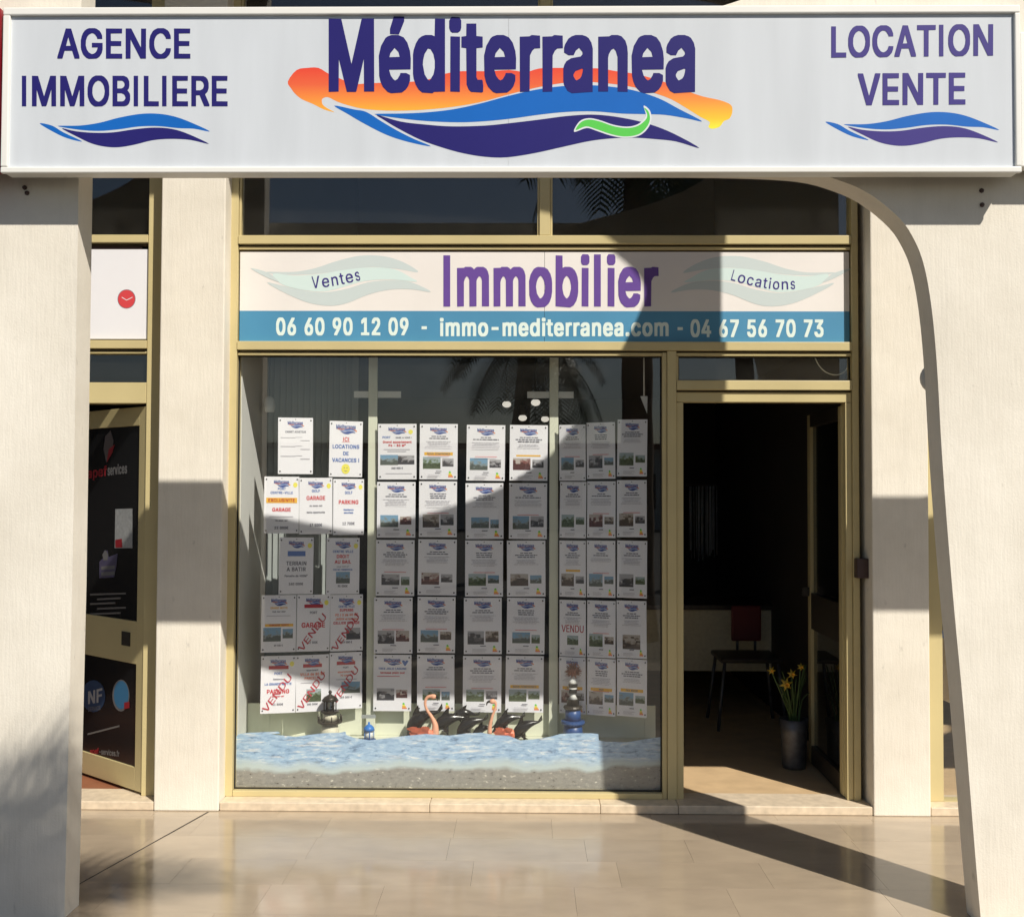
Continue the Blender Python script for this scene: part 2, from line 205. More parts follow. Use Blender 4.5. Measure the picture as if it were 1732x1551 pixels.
GLYPH_B = """A190|68,211,124,210,196,14,197,-7,146,-7,125,49,66,49,46,-7,-5,-6,-5,10,0,26|95,133,81,87,111,88;B181|12,211,121,211,148,202,162,190,171,172,173,139,169,123,156,106,171,94,176,85,180,72,180,37,171,15,161,5,148,-2,126,-7,11,-6|63,173,63,122,94,122,106,127,118,139,120,154,115,163,106,169,97,173|63,85,63,31,103,31,114,35,122,41,129,55,124,68,114,78,94,85;C202|77,213,137,213,155,207,174,196,185,185,198,163,202,150,201,133,152,133,147,145,132,164,106,175,85,165,69,150,56,123,55,90,60,70,69,54,85,38,99,31,108,29,132,40,147,59,152,71,202,70,202,54,191,26,174,7,155,-4,137,-9,75,-9,63,-5,35,11,22,26,11,46,4,75,4,126,9,152,16,168,34,191,48,202;D199|12,211,128,209,155,198,180,175,189,159,196,134,198,114,196,72,187,41,178,26,163,11,145,0,115,-7,11,-6|63,173,62,32,92,31,119,42,136,61,147,97,145,119,135,146,114,165,94,173;E166|12,211,162,210,161,173,62,172,63,122,155,121,154,84,63,84,62,32,163,31,163,-7,11,-6;F162|12,211,160,210,159,173,62,172,62,119,150,118,151,83,63,82,61,-7,11,-6;G206|75,213,135,213,150,209,175,195,191,177,200,159,201,133,150,133,144,148,128,165,114,173,106,175,99,173,85,165,69,150,56,123,55,90,65,59,83,40,106,29,130,38,144,52,151,72,101,73,101,109,204,108,204,57,196,34,177,9,157,-4,139,-9,75,-9,63,-5,37,9,22,26,11,46,4,75,4,128,11,157,22,177,37,195,54,205;H205|12,211,62,210,63,124,143,124,144,210,195,210,194,-7,144,-6,143,85,63,85,62,-6,11,-6;I96|15,-7,63,-7,63,211,15,211;J157|97,211,147,210,145,30,136,12,126,2,110,-7,45,-9,26,-2,9,15,0,43,0,75,50,76,55,46,68,31,75,29,89,39,96,59;K185|12,211,62,210,63,135,134,211,191,210,191,195,185,188,116,115,191,10,190,-7,137,-7,77,75,62,59,62,-6,11,-6;L155|12,211,62,210,62,32,155,31,155,-7,11,-6;M250|12,211,75,210,126,76,176,208,179,211,239,211,240,-6,189,-6,188,91,151,-5,148,-7,103,-7,63,91,62,-6,12,-7;N208|12,211,66,211,146,85,147,210,198,210,197,-7,143,-7,63,118,62,-6,11,-6;O212|77,213,137,213,159,205,187,183,204,154,209,132,209,72,205,55,189,23,174,7,155,-4,137,-9,75,-9,63,-5,35,11,22,26,11,46,4,75,4,126,9,152,24,179,43,198,59,207|106,175,83,164,65,145,56,123,55,90,60,70,69,54,85,38,108,29,126,36,147,57,156,79,160,103,153,135,142,154,123,169;P176|12,211,130,209,145,204,162,190,173,172,176,157,176,121,173,106,164,90,155,82,137,71,123,67,62,66,61,-7,11,-6|63,173,62,105,86,104,103,107,112,113,120,123,125,139,120,155,108,167,95,173;Q212|77,213,137,213,150,209,175,195,198,166,209,132,209,72,200,41,182,15,182,12,200,-12,199,-27,148,-27,134,-9,68,-7,35,11,18,32,11,46,4,75,4,126,9,152,24,179,43,198,59,207|106,175,88,167,69,150,60,134,55,112,56,81,65,59,85,38,99,31,104,32,102,35,85,55,85,70,137,71,148,60,156,79,160,101,153,135,142,154,123,169;R178|12,211,130,209,152,200,167,185,176,159,176,121,167,97,145,77,184,8,183,-7,128,-7,86,71,62,70,62,-6,11,-6|63,173,62,110,92,109,112,116,122,128,125,139,120,157,103,171;S177|61,213,121,213,134,209,154,198,162,190,173,168,172,144,123,144,116,161,95,175,86,175,74,169,60,154,62,145,72,135,92,125,117,120,150,107,167,92,175,79,176,41,171,23,152,2,126,-9,63,-11,41,-5,25,4,15,14,4,35,3,62,54,62,60,45,70,35,90,27,112,36,120,45,125,55,114,71,103,76,63,87,32,100,16,114,11,123,7,139,7,159,16,186,35,204;T178|1,211,180,210,179,173,115,172,114,-7,64,-6,64,172,1,173;U205|12,211,62,210,64,65,71,48,81,38,99,29,108,29,126,38,138,52,144,66,144,210,196,210,196,59,191,34,180,15,172,7,150,-5,137,-9,81,-11,63,-7,43,2,25,17,15,37,11,54;V190|-5,211,47,210,95,73,98,74,144,208,146,211,198,210,198,195,195,185,123,-7,70,-7,67,-5,-5,192;X188|1,211,54,211,95,151,137,211,191,210,191,195,142,126,131,110,129,103,193,12,194,-7,141,-7,95,58,48,-7,-5,-6,-5,8,62,103,62,106,0,194;Y187|-5,211,48,211,94,138,141,211,195,210,193,192,120,77,119,-7,69,-6,69,75,-5,194;Z174|5,211,171,210,171,175,71,32,172,31,172,-7,4,-6,4,26,104,170,103,173,5,173;É166|83,271,135,270,135,254,108,216,64,217,64,232|12,211,162,210,161,173,62,172,63,122,155,121,154,84,63,84,62,32,163,31,163,-7,11,-6;a154|61,162,94,162,114,158,126,153,140,139,147,121,146,-7,43,-11,21,-4,4,14,0,25,0,63,5,74,15,84,39,93,86,98,96,105,95,112,79,124,63,116,52,102,26,102,4,110,4,125,9,135,25,151,41,158|92,62,61,55,51,45,51,39,61,29,66,27,83,33,91,41,96,52,98,61;b168|10,211,58,210,59,158,75,162,108,162,126,158,145,147,156,134,164,119,169,95,169,55,165,37,156,17,137,-2,112,-11,9,-6|88,124,77,118,67,108,58,85,58,68,65,46,77,33,88,27,99,33,107,41,118,68,118,83,111,105,99,118;c157|66,162,99,162,119,158,141,145,156,123,156,105,154,102,139,98,108,98,105,106,92,120,83,124,72,118,62,108,55,94,51,74,56,52,62,43,81,27,95,33,110,55,135,55,158,48,158,32,147,12,132,-2,114,-9,61,-11,46,-7,32,0,15,17,4,41,2,101,13,130,35,153,54,160;d168|112,211,162,210,162,-6,108,-7,99,-11,48,-9,30,0,15,15,5,34,2,48,2,103,5,117,16,137,30,151,45,158,63,162,95,162,110,158|77,122,60,106,53,88,51,74,60,45,74,31,83,27,90,31,104,45,107,52,111,65,111,86,104,106,90,120;e160|66,162,99,162,126,155,145,139,158,114,162,92,161,60,53,59,62,41,74,31,83,27,95,31,107,43,110,49,139,49,158,43,158,26,149,10,137,0,117,-9,63,-11,46,-7,22,8,11,23,4,41,2,101,13,130,35,153,46,158|81,124,60,108,55,96,107,97,100,112;f100|59,220,92,220,109,215,109,197,104,181,79,180,73,175,69,166,70,158,104,157,104,125,69,123,69,-6,21,-7,20,123,-11,125,-11,157,19,158,20,190,25,203,39,215;g168|63,162,162,157,162,-21,153,-45,137,-58,119,-65,110,-67,46,-65,21,-53,7,-35,7,-21,26,-9,54,-9,68,-25,85,-31,97,-25,111,-8,110,-2,101,-5,55,-5,37,0,15,19,4,43,2,103,5,117,16,137,28,149,45,158|77,122,60,106,55,95,51,75,60,48,72,36,85,33,104,48,111,65,113,77,109,95,100,112,86,122;h162|10,211,58,210,59,158,75,162,119,160,132,155,145,143,153,128,156,108,155,-7,105,-6,105,97,96,115,86,122,74,118,62,105,58,94,58,-6,9,-6;i65|15,216,55,215,64,205,64,183,60,175,48,169,19,169,10,173,4,183,4,205|10,158,58,157,57,-7,9,-6;l96|15,-7,63,-7,63,215,15,215;m242|66,162,108,162,123,156,128,151,145,160,154,162,195,162,215,155,227,143,235,125,236,-6,185,-6,185,103,182,112,174,120,165,122,151,110,147,101,147,-6,97,-7,96,106,88,118,77,122,64,110,58,97,58,-6,10,-7,9,157,59,158;n162|75,162,106,162,125,158,144,145,153,128,156,108,155,-7,105,-6,105,97,96,115,86,122,74,118,62,105,58,94,58,-6,9,-6,9,157,63,158;o164|66,162,112,160,134,151,153,132,162,112,165,94,165,57,160,34,149,14,139,4,114,-9,61,-11,46,-7,32,0,15,17,4,41,2,101,13,130,35,153,54,160|83,124,72,118,62,108,55,94,51,77,58,48,74,31,81,27,92,31,102,39,109,50,115,68,115,83,105,106,92,120;p168|75,162,108,162,126,158,145,147,156,134,164,119,169,95,169,55,165,37,151,10,143,2,126,-7,112,-11,72,-11,59,-7,57,-64,10,-64,9,157,63,158|88,124,77,118,67,108,58,85,58,68,65,46,77,33,88,27,99,33,107,41,118,68,118,83,111,105,99,118;q168|63,162,162,157,161,-64,112,-64,110,-7,99,-11,57,-11,43,-7,30,0,15,15,5,34,2,48,2,103,5,117,16,137,30,151,45,158|77,122,60,106,53,88,51,74,60,45,74,31,83,27,90,31,104,45,107,52,111,65,111,86,104,106,90,120;r102|68,162,110,160,111,123,83,122,72,116,60,101,58,-6,10,-7,9,157,57,158;s144|57,162,92,162,115,156,135,141,142,126,142,110,123,104,95,104,91,112,77,124,68,122,58,112,58,108,68,100,123,85,136,75,144,63,145,28,142,17,126,0,112,-7,95,-11,50,-11,34,-7,11,8,2,26,2,45,17,49,50,49,55,39,70,27,81,29,93,41,81,53,46,60,25,69,13,79,7,90,5,121,11,137,30,155;t89|14,196,63,196,64,159,95,157,95,125,64,123,64,37,70,29,92,29,95,26,98,10,97,-7,90,-9,37,-7,25,0,15,15,13,123,-11,125,-11,157,13,159;u162|10,158,58,157,58,55,65,39,79,29,86,31,98,41,105,57,105,157,156,157,155,-7,105,-5,95,-9,48,-9,30,-2,18,10,9,32;v154|-5,158,47,157,77,73,107,155,110,158,160,157,160,139,103,-7,54,-7,51,-5,-2,132,-5,143;x150|1,158,54,158,75,124,99,158,153,157,153,143,107,77,155,10,154,-7,103,-7,75,33,48,-7,-4,-6,-2,12,44,77,2,139;y154|-5,158,47,157,77,73,107,155,110,158,160,157,160,139,95,-32,85,-48,75,-58,65,-64,14,-65,5,-63,5,-48,11,-28,34,-27,44,-17,49,-5,49,3,-2,132,-5,143;z150|8,158,145,157,145,125,73,30,148,29,148,-7,4,-6,5,28,78,121,8,122;é160|77,218,129,217,129,203,103,164,58,165,58,181|66,162,99,162,126,155,145,139,158,114,162,92,161,60,53,59,62,41,74,31,83,27,95,31,107,43,110,49,139,49,158,43,158,26,149,10,137,0,117,-9,63,-11,46,-7,22,8,11,23,4,41,2,101,13,130,35,153,46,158|81,124,60,108,55,96,107,97,100,112;0179|63,213,117,213,134,207,156,186,169,159,175,132,175,72,171,50,165,34,153,12,137,-2,119,-9,63,-9,45,-2,27,14,18,28,11,48,7,66,7,135,13,161,29,192,45,205|90,175,71,159,62,141,56,112,56,90,62,63,67,50,83,33,92,29,111,45,118,59,124,81,125,105,122,132,113,155,99,171;1179|66,211,124,210,124,30,168,29,168,-7,18,-6,19,29,73,30,73,154,48,136,22,137,22,177;2179|63,213,117,213,130,209,143,202,155,190,162,177,165,165,165,134,158,112,140,86,85,30,168,29,168,-7,13,-6,13,26,100,119,115,145,115,152,109,163,97,173,86,175,69,161,63,138,13,139,15,168,24,188,43,205;3179|15,211,162,210,162,177,115,125,132,120,148,111,160,99,169,79,167,30,160,17,145,2,117,-9,57,-9,39,-4,25,5,9,25,5,35,6,60,55,60,64,41,83,29,92,29,106,36,118,54,118,61,113,74,103,84,85,91,49,92,49,126,89,172,15,173;4179|86,211,136,210,136,194,102,135,148,135,149,74,178,72,178,35,149,34,148,-7,101,-7,99,35,4,35,4,72|99,133,67,79,66,73,100,74;5179|26,211,160,210,159,173,74,173,71,163,70,140,119,140,130,136,143,129,156,115,167,92,169,46,164,28,145,4,125,-7,59,-9,32,4,22,14,15,26,11,39,12,60,61,60,67,43,75,35,90,29,101,35,111,45,118,63,115,79,107,90,90,102,77,100,65,91,32,91,17,93,15,95,15,119;6179|88,211,142,210,142,195,98,134,119,133,143,124,158,108,165,94,169,74,167,39,160,21,143,2,119,-9,63,-9,41,0,24,17,13,46,13,83,20,106,33,130|86,96,75,89,69,81,64,68,64,57,69,45,81,33,94,29,109,41,116,54,118,65,111,83,101,93;7179|14,211,169,210,169,172,79,-7,28,-7,27,10,109,172,14,173;8179|63,213,126,211,146,200,155,192,164,175,165,135,158,117,149,106,162,95,171,79,173,35,169,25,154,5,128,-7,59,-9,46,-5,30,4,16,17,9,34,7,45,9,75,16,92,31,106,16,132,15,143,16,172,24,188,37,202|86,175,77,169,69,159,67,145,77,131,86,125,94,125,109,137,115,152,111,161,101,171|88,85,74,78,65,70,60,59,60,52,75,33,90,27,108,35,116,43,122,55,118,66,105,80;9179|63,213,117,213,130,209,143,202,155,190,167,163,169,128,162,99,147,72,92,-7,40,-6,42,12,84,70,61,71,35,82,22,97,13,121,13,159,20,181,29,194,41,204|88,175,81,171,67,155,64,146,64,135,69,123,83,109,94,107,111,121,118,143,109,163,97,173;-179|34,105,146,105,147,68,34,67;.73|21,42,55,42,65,35,69,28,69,5,63,-5,55,-9,21,-9,11,-3,7,5,7,30,14,38;!77|14,211,65,210,63,56,15,57|21,42,57,42,69,32,71,8,69,1,61,-7,21,-9,11,-1,9,30;,73|15,36,67,35,67,17,46,-55,2,-54,4,-26;'81|15,211,67,210,65,134,63,120,18,121;/98|59,220,105,220,105,199,102,185,42,-37,-6,-38,-7,-23,-2,-1;€184|86,213,145,213,168,204,182,192,182,177,172,156,146,156,121,173,110,173,99,167,84,152,76,139,157,138,158,123,148,104,69,103,70,98,140,97,140,81,132,64,79,64,78,61,92,42,115,29,134,36,145,45,170,45,182,25,182,10,166,-2,152,-7,86,-9,74,-5,59,2,42,17,29,37,21,64,-5,65,-5,83,0,97,18,99,17,104,-5,105,-5,123,0,137,21,138,25,157,44,188,63,204;²120|35,242,92,240,103,235,115,223,116,217,115,181,94,158,82,150,119,149,119,115,4,115,4,146,65,197,65,201,57,205,51,199,50,193,2,194,2,214,9,228,17,235;:73|23,153,54,153,67,143,69,114,61,104,19,102,9,110,7,139,17,151|21,42,55,42,65,35,69,28,69,5,63,-5,55,-9,21,-9,11,-3,7,5,7,30,14,38"""

def parse(s):
    d = {}
    for g in s.split(';'):
        head, *loops = g.split('|')
        d[head[0]] = (int(head[1:]), [[(int(q[i]), int(q[i+1])) for i in range(0, len(q), 2)] for q in [l.split(',') for l in loops]])
    return d
GLY = {'r': parse(GLYPH_R), 'm': parse(GLYPH_M), 'b': parse(GLYPH_B)}
_tcache = {}
def glyph_mesh(w, ch):
    if (w, ch) not in _tcache:
        adv, loops = GLY[w][ch]
        def inside(p, l):
            r = False
            for i in range(len(l)):
                (x1, y1), (x2, y2) = l[i], l[i-1]
                if (y1 > p[1]) != (y2 > p[1]) and p[0] < (x2-x1)*(p[1]-y1)/(y2-y1)+x1: r = not r
            return r
        outs = [l for l in loops if not any(q is not l and inside(l[0], q) for q in loops)]
        flat, tris = [], []
        for ol in outs:
            fl, tr = poly_tris([ol]+[l for l in loops if l is not ol and inside(l[0], ol)]); k = len(flat)
            for t in tr:
                a, b, c = [fl[i] for i in t]
                if (b[0]-a[0])*(c[1]-a[1])-(b[1]-a[1])*(c[0]-a[0]) < 0: t = t[::-1]
                tris.append(tuple(i+k for i in t))
            flat += fl
        _tcache[(w, ch)] = (adv, flat, tris)
    return _tcache[(w, ch)]
def text_geo(s, w='b', track=0):
    """2-D triangles of a line of text; x starts at 0, baseline 0, capital height 1; returns verts, faces, width"""
    x = 0; V, Fc = [], []; x0 = None; x1 = 0
    for ch in s:
        if ch == ' ' or ch not in GLY[w]: x += 105+track; continue
        adv, flat, tris = glyph_mesh(w, ch)
        k = len(V)
        V += [(x+p[0], p[1]) for p in flat]
        Fc += [tuple(i+k for i in t) for t in tris]
        if x0 is None: x0 = x+min(p[0] for p in flat)
        x1 = x+max(p[0] for p in flat)
        x += adv+track+((14 if ch not in 'Il' else 4) if w == 'b' else 8 if w == 'm' else 0)
    return [((p[0]-x0)/204.0, p[1]/204.0) for p in V], Fc, (x1-x0)/204.0
def lettering(name, s, quad, Y, mat, parent, w='b', track=0, label=None):
    """quad = photo pixels (left, right, cap top, baseline) or 4 corner pixels tl,tr,br,bl"""
    V, Fc, wd = text_geo(s, w, track)
    if len(quad) == 4 and not isinstance(quad[0], tuple):
        l, r, t, b = quad; quad = ((l, t), (r, t), (r, b), (l, b))
    c = [P(x, y, Y) for x, y in quad]
    out = []
    for (x, z) in V:
        u = x/wd
        top = c[0].lerp(c[1], u) if 0 <= u <= 1 else c[0]+(c[1]-c[0])*u
        bot = c[3]+(c[2]-c[3])*u
        out.append(bot+(top-bot)*z)
    o = mk(name, out, Fc, mat, parent)
    if label: o['label'] = label
    return o

# ------------------------------------------------------------------ materials
def new_mat(name):
    m = bpy.data.materials.new(name); m.use_nodes = True
    return m, m.node_tree.nodes, m.node_tree.links, m.node_tree.nodes['Principled BSDF']
def plain(name, col, rough=0.5, metal=0.0, spec=0.5, var=0.0, scale=8.0, bump=0.0, stretch=None):
    m, N, L, B = new_mat(name)
    B.inputs['Roughness'].default_value = rough; B.inputs['Metallic'].default_value = metal
    B.inputs['Specular IOR Level'].default_value = spec
    B.inputs['Base Color'].default_value = (*col, 1)
    if var or bump:
        tc = N.new('ShaderNodeTexCoord'); mp = N.new('ShaderNodeMapping')
        L.new(tc.outputs['Object'], mp.inputs[0])
        if stretch: mp.inputs['Scale'].default_value = stretch
        nz = N.new('ShaderNodeTexNoise'); nz.inputs['Scale'].default_value = scale; nz.inputs['Detail'].default_value = 6
        L.new(mp.outputs[0], nz.inputs['Vector'])
        if var:
            mr = N.new('ShaderNodeMapRange'); mr.inputs[1].default_value = 0.25; mr.inputs[2].default_value = 0.75
            mr.inputs[3].default_value = 1-var; mr.inputs[4].default_value = 1+var
            L.new(nz.outputs['Fac'], mr.inputs[0])
            mx = N.new('ShaderNodeMix'); mx.data_type = 'RGBA'; mx.blend_type = 'MULTIPLY'; mx.inputs['Factor'].default_value = 1
            mx.inputs[6].default_value = (*col, 1)
            L.new(mr.outputs[0], mx.inputs[7]); L.new(mx.outputs[2], B.inputs['Base Color'])
        if bump:
            bp = N.new('ShaderNodeBump'); bp.inputs['Strength'].default_value = bump; bp.inputs['Distance'].default_value = 0.004
            L.new(nz.outputs['Fac'], bp.inputs['Height']); L.new(bp.outputs[0], B.inputs['Normal'])
    return m
def stucco(name, col, comb=1.0):
    m, N, L, B = new_mat(name)
    B.inputs['Roughness'].default_value = 0.9; B.inputs['Specular IOR Level'].default_value = 0.25
    tc = N.new('ShaderNodeTexCoord')
    mp = N.new('ShaderNodeMapping'); mp.inputs['Scale'].default_value = (95, 95, 9)
    L.new(tc.outputs['Object'], mp.inputs[0])
    a = N.new('ShaderNodeTexNoise'); a.inputs['Scale'].default_value = 1.0; a.inputs['Detail'].default_value = 3
    L.new(mp.outputs[0], a.inputs['Vector'])
    b = N.new('ShaderNodeTexNoise'); b.inputs['Scale'].default_value = 160; b.inputs['Detail'].default_value = 4
    L.new(tc.outputs['Object'], b.inputs['Vector'])
    c = N.new('ShaderNodeTexNoise'); c.inputs['Scale'].default_value = 2.2; c.inputs['Detail'].default_value = 7; c.inputs['Roughness'].default_value = 0.65
    L.new(tc.outputs['Object'], c.inputs['Vector'])
    ad = N.new('ShaderNodeMath'); ad.operation = 'MULTIPLY_ADD'; ad.inputs[1].default_value = 0.9*comb
    hb = N.new('ShaderNodeMath'); hb.operation = 'MULTIPLY'; hb.inputs[1].default_value = 0.55; L.new(b.outputs['Fac'], hb.inputs[0])
    L.new(a.outputs['Fac'], ad.inputs[0]); L.new(hb.outputs[0], ad.inputs[2])
    bp = N.new('ShaderNodeBump'); bp.inputs['Strength'].default_value = 0.33; bp.inputs['Distance'].default_value = 0.004
    L.new(ad.outputs[0], bp.inputs['Height']); L.new(bp.outputs[0], B.inputs['Normal'])
    ramp = N.new('ShaderNodeValToRGB'); ramp.color_ramp.elements[0].position = 0.3; ramp.color_ramp.elements[1].position = 0.68
    ramp.color_ramp.elements[0].color = (col[0]*0.88, col[1]*0.87, col[2]*0.85, 1); ramp.color_ramp.elements[1].color = (*[min(1, q*1.04) for q in col], 1)
    L.new(c.outputs['Fac'], ramp.inputs[0])
    # small scattered pits and dirt specks
    d = N.new('ShaderNodeTexNoise'); d.inputs['Scale'].default_value = 26; d.inputs['Detail'].default_value = 5
    mp2 = N.new('ShaderNodeMapping'); mp2.inputs['Scale'].default_value = (1, 1, 0.4)
    L.new(tc.outputs['Object'], mp2.inputs[0]); L.new(mp2.outputs[0], d.inputs['Vector'])
    mr = N.new('ShaderNodeMapRange'); mr.inputs[1].default_value = 0.70; mr.inputs[2].default_value = 0.80; mr.inputs[3].default_value = 1.0; mr.inputs[4].default_value = 0.7
    L.new(d.outputs['Fac'], mr.inputs[0])
    mx = N.new('ShaderNodeMix'); mx.data_type = 'RGBA'; mx.blend_type = 'MULTIPLY'; mx.inputs['Factor'].default_value = 1
    L.new(ramp.outputs[0], mx.inputs[6]); L.new(mr.outputs[0], mx.inputs[7])
    # faint rain streaks
    mp4 = N.new('ShaderNodeMapping'); mp4.inputs['Scale'].default_value = (11, 11, 0.9); L.new(tc.outputs['Object'], mp4.inputs[0])
    s4 = N.new('ShaderNodeTexNoise'); s4.inputs['Scale'].default_value = 1.0; s4.inputs['Detail'].default_value = 6; s4.inputs['Roughness'].default_value = 0.6; L.new(mp4.outputs[0], s4.inputs['Vector'])
    m4 = N.new('ShaderNodeMapRange'); m4.inputs[1].default_value = 0.52; m4.inputs[2].default_value = 0.75; m4.inputs[3].default_value = 1.0; m4.inputs[4].default_value = 0.94
    L.new(s4.outputs['Fac'], m4.inputs[0])
    mx4 = N.new('ShaderNodeMix'); mx4.data_type = 'RGBA'; mx4.blend_type = 'MULTIPLY'; mx4.inputs['Factor'].default_value = 1
    L.new(mx.outputs[2], mx4.inputs[6]); L.new(m4.outputs[0], mx4.inputs[7]); L.new(mx4.outputs[2], B.inputs['Base Color'])
    return m
def glass(name, tint=(0.93, 0.96, 0.95), dirt=0.0):
    m, N, L, B = new_mat(name); N.remove(B)
    out = N['Material Output']
    lw = N.new('ShaderNodeLayerWeight'); lw.inputs[0].default_value = 0.5
    pw = N.new('ShaderNodeMath'); pw.operation = 'POWER'; pw.inputs[1].default_value = 5
    L.new(lw.outputs['Facing'], pw.inputs[0])
    ma = N.new('ShaderNodeMath'); ma.operation = 'MULTIPLY_ADD'; ma.inputs[1].default_value = 0.955; ma.inputs[2].default_value = 0.045
    L.new(pw.outputs[0], ma.inputs[0])
    tr = N.new('ShaderNodeBsdfTransparent'); tr.inputs[0].default_value = (*tint, 1)
    gl = N.new('ShaderNodeBsdfGlossy'); gl.inputs['Roughness'].default_value = 0.004; gl.inputs[0].default_value = (1, 1, 1, 1)
    mx = N.new('ShaderNodeMixShader')
    L.new(ma.outputs[0], mx.inputs[0]); L.new(tr.outputs[0], mx.inputs[1]); L.new(gl.outputs[0], mx.inputs[2])
    last = mx
    if dirt:
        tc = N.new('ShaderNodeTexCoord'); nz = N.new('ShaderNodeTexNoise'); nz.inputs['Scale'].default_value = 5; nz.inputs['Detail'].default_value = 8; nz.inputs['Roughness'].default_value = 0.7
        L.new(tc.outputs['Object'], nz.inputs['Vector'])
        mr = N.new('ShaderNodeMapRange'); mr.inputs[1].default_value = 0.35; mr.inputs[2].default_value = 0.8; mr.inputs[3].default_value = dirt*0.3; mr.inputs[4].default_value = dirt*1.8
        L.new(nz.outputs['Fac'], mr.inputs[0])
        df = N.new('ShaderNodeBsdfDiffuse'); df.inputs[0].default_value = (0.7, 0.68, 0.62, 1)
        m2 = N.new('ShaderNodeMixShader')
        L.new(mr.outputs[0], m2.inputs[0]); L.new(mx.outputs[0], m2.inputs[1]); L.new(df.outputs[0], m2.inputs[2])
        last = m2
    L.new(last.outputs[0], out.inputs[0])
    return m
def marble(name, col, rough=0.16):
    m, N, L, B = new_mat(name)
    tc = N.new('ShaderNodeTexCoord'); oi = N.new('ShaderNodeObjectInfo')
    w = N.new('ShaderNodeMath'); w.operation = 'MULTIPLY'; w.inputs[1].default_value = 37
    L.new(oi.outputs['Random'], w.inputs[0])
    mp = N.new('ShaderNodeMapping'); mp.inputs['Scale'].default_value = (1.0, 2.0, 1)
    L.new(tc.outputs['Object'], mp.inputs[0])
    n1 = N.new('ShaderNodeTexNoise'); n1.noise_dimensions = '4D'; n1.inputs['Scale'].default_value = 5; n1.inputs['Detail'].default_value = 8; n1.inputs['Distortion'].default_value = 0.2
    L.new(mp.outputs[0], n1.inputs['Vector']); L.new(w.outputs[0], n1.inputs['W'])
    ramp = N.new('ShaderNodeValToRGB'); e = ramp.color_ramp.elements
    e[0].position = 0.25; e[0].color = (col[0]*0.87, col[1]*0.86, col[2]*0.85, 1); e[1].position = 0.75; e[1].color = (col[0]*1.08, col[1]*1.07, col[2]*1.05, 1)
    L.new(n1.outputs['Fac'], ramp.inputs[0])
    mr = N.new('ShaderNodeMapRange'); mr.inputs[3].default_value = 0.94; mr.inputs[4].default_value = 1.05
    L.new(oi.outputs['Random'], mr.inputs[0])
    mx = N.new('ShaderNodeMix'); mx.data_type = 'RGBA'; mx.blend_type = 'MULTIPLY'; mx.inputs['Factor'].default_value = 1
    L.new(ramp.outputs[0], mx.inputs[6]); L.new(mr.outputs[0], mx.inputs[7]); L.new(mx.outputs[2], B.inputs['Base Color'])
    n2 = N.new('ShaderNodeTexNoise'); n2.inputs['Scale'].default_value = 3.5; n2.inputs['Detail'].default_value = 8; n2.inputs['Roughness'].default_value = 0.7
    L.new(tc.outputs['Object'], n2.inputs['Vector'])
    m3 = N.new('ShaderNodeMapRange'); m3.inputs[1].default_value = 0.3; m3.inputs[2].default_value = 0.75; m3.inputs[3].default_value = rough*0.7; m3.inputs[4].default_value = rough*2.0
    L.new(n2.outputs['Fac'], m3.inputs[0]); L.new(m3.outputs[0], B.inputs['Roughness'])
    n4 = N.new('ShaderNodeTexNoise'); n4.inputs['Scale'].default_value = 40; n4.inputs['Detail'].default_value = 3
    L.new(tc.outputs['Object'], n4.inputs['Vector'])
    bp = N.new('ShaderNodeBump'); bp.inputs['Strength'].default_value = 0.06; bp.inputs['Distance'].default_value = 0.002
    L.new(n4.outputs['Fac'], bp.inputs['Height']); L.new(bp.outputs[0], B.inputs['Normal'])
    B.inputs['Specular IOR Level'].default_value = 0.75
    return m
def ramp_z(name, stops, rough=0.4, axis='Z', noise=0.0, nscale=6.0):
    """printed colour gradient along the print's own height (Generated coordinate)"""
    m, N, L, B = new_mat(name); B.inputs['Roughness'].default_value = rough
    tc = N.new('ShaderNodeTexCoord'); sp = N.new('ShaderNodeSeparateXYZ'); L.new(tc.outputs['Generated'], sp.inputs[0])
    r = N.new('ShaderNodeValToRGB'); els = r.color_ramp.elements
    while len(els) < len(stops): els.new(0.5)
    for e, (p, c) in zip(els, stops): e.position = p; e.color = (*c, 1)
    L.new(sp.outputs[axis], r.inputs[0]); L.new(r.outputs[0], B.inputs['Base Color'])
    return m

M = {}
M['wall'] = stucco('cream_stucco', (0.80, 0.755, 0.665))
M['wall_smooth'] = stucco('cream_render', (0.80, 0.755, 0.665), 0.5)
M['gold'] = plain('beige_anodised', (0.57, 0.48, 0.25), 0.38, 0.0, 0.5, 0.07, 3, 0.0)
M['gold_dark'] = plain('beige_gasket', (0.10, 0.075, 0.045), 0.6)
M['rubber'] = plain('black_rubber', (0.012, 0.012, 0.012), 0.6)
M['glass'] = glass('shop_glass', (0.992, 0.997, 0.995), 0.007)
M['glass_dark'] = glass('tinted_glass', (0.45, 0.48, 0.50), 0.01)
M['marble'] = marble('polished_marble', (0.41, 0.335, 0.248), 0.10)
M['marble_sill'] = plain('sill_marble', (0.66, 0.55, 0.41), 0.35, 0, 0.5, 0.18, 22)
M['grout'] = plain('grout', (0.20, 0.165, 0.125), 0.9)
M['joint'] = plain('dark_joint', (0.06, 0.05, 0.04), 0.9)
M['signwhite'] = plain('sign_frame_white', (0.80, 0.79, 0.75), 0.35, 0, 0.5, 0.04, 3)
M['signface'] = plain('sign_acrylic', (0.61, 0.645, 0.69), 0.28, 0, 0.5, 0.055, 2.0, 0.0, (5, 1, 0.7))
M['navy'] = plain('navy_print', (0.020, 0.016, 0.15), 0.4, spec=0.25, var=0.06, scale=4)
M['violet'] = plain('violet_print', (0.05, 0.036, 0.22), 0.4, spec=0.25, var=0.06, scale=4)
M['blue'] = plain('blue_print', (0.008, 0.13, 0.50), 0.4, spec=0.25, var=0.06, scale=4)
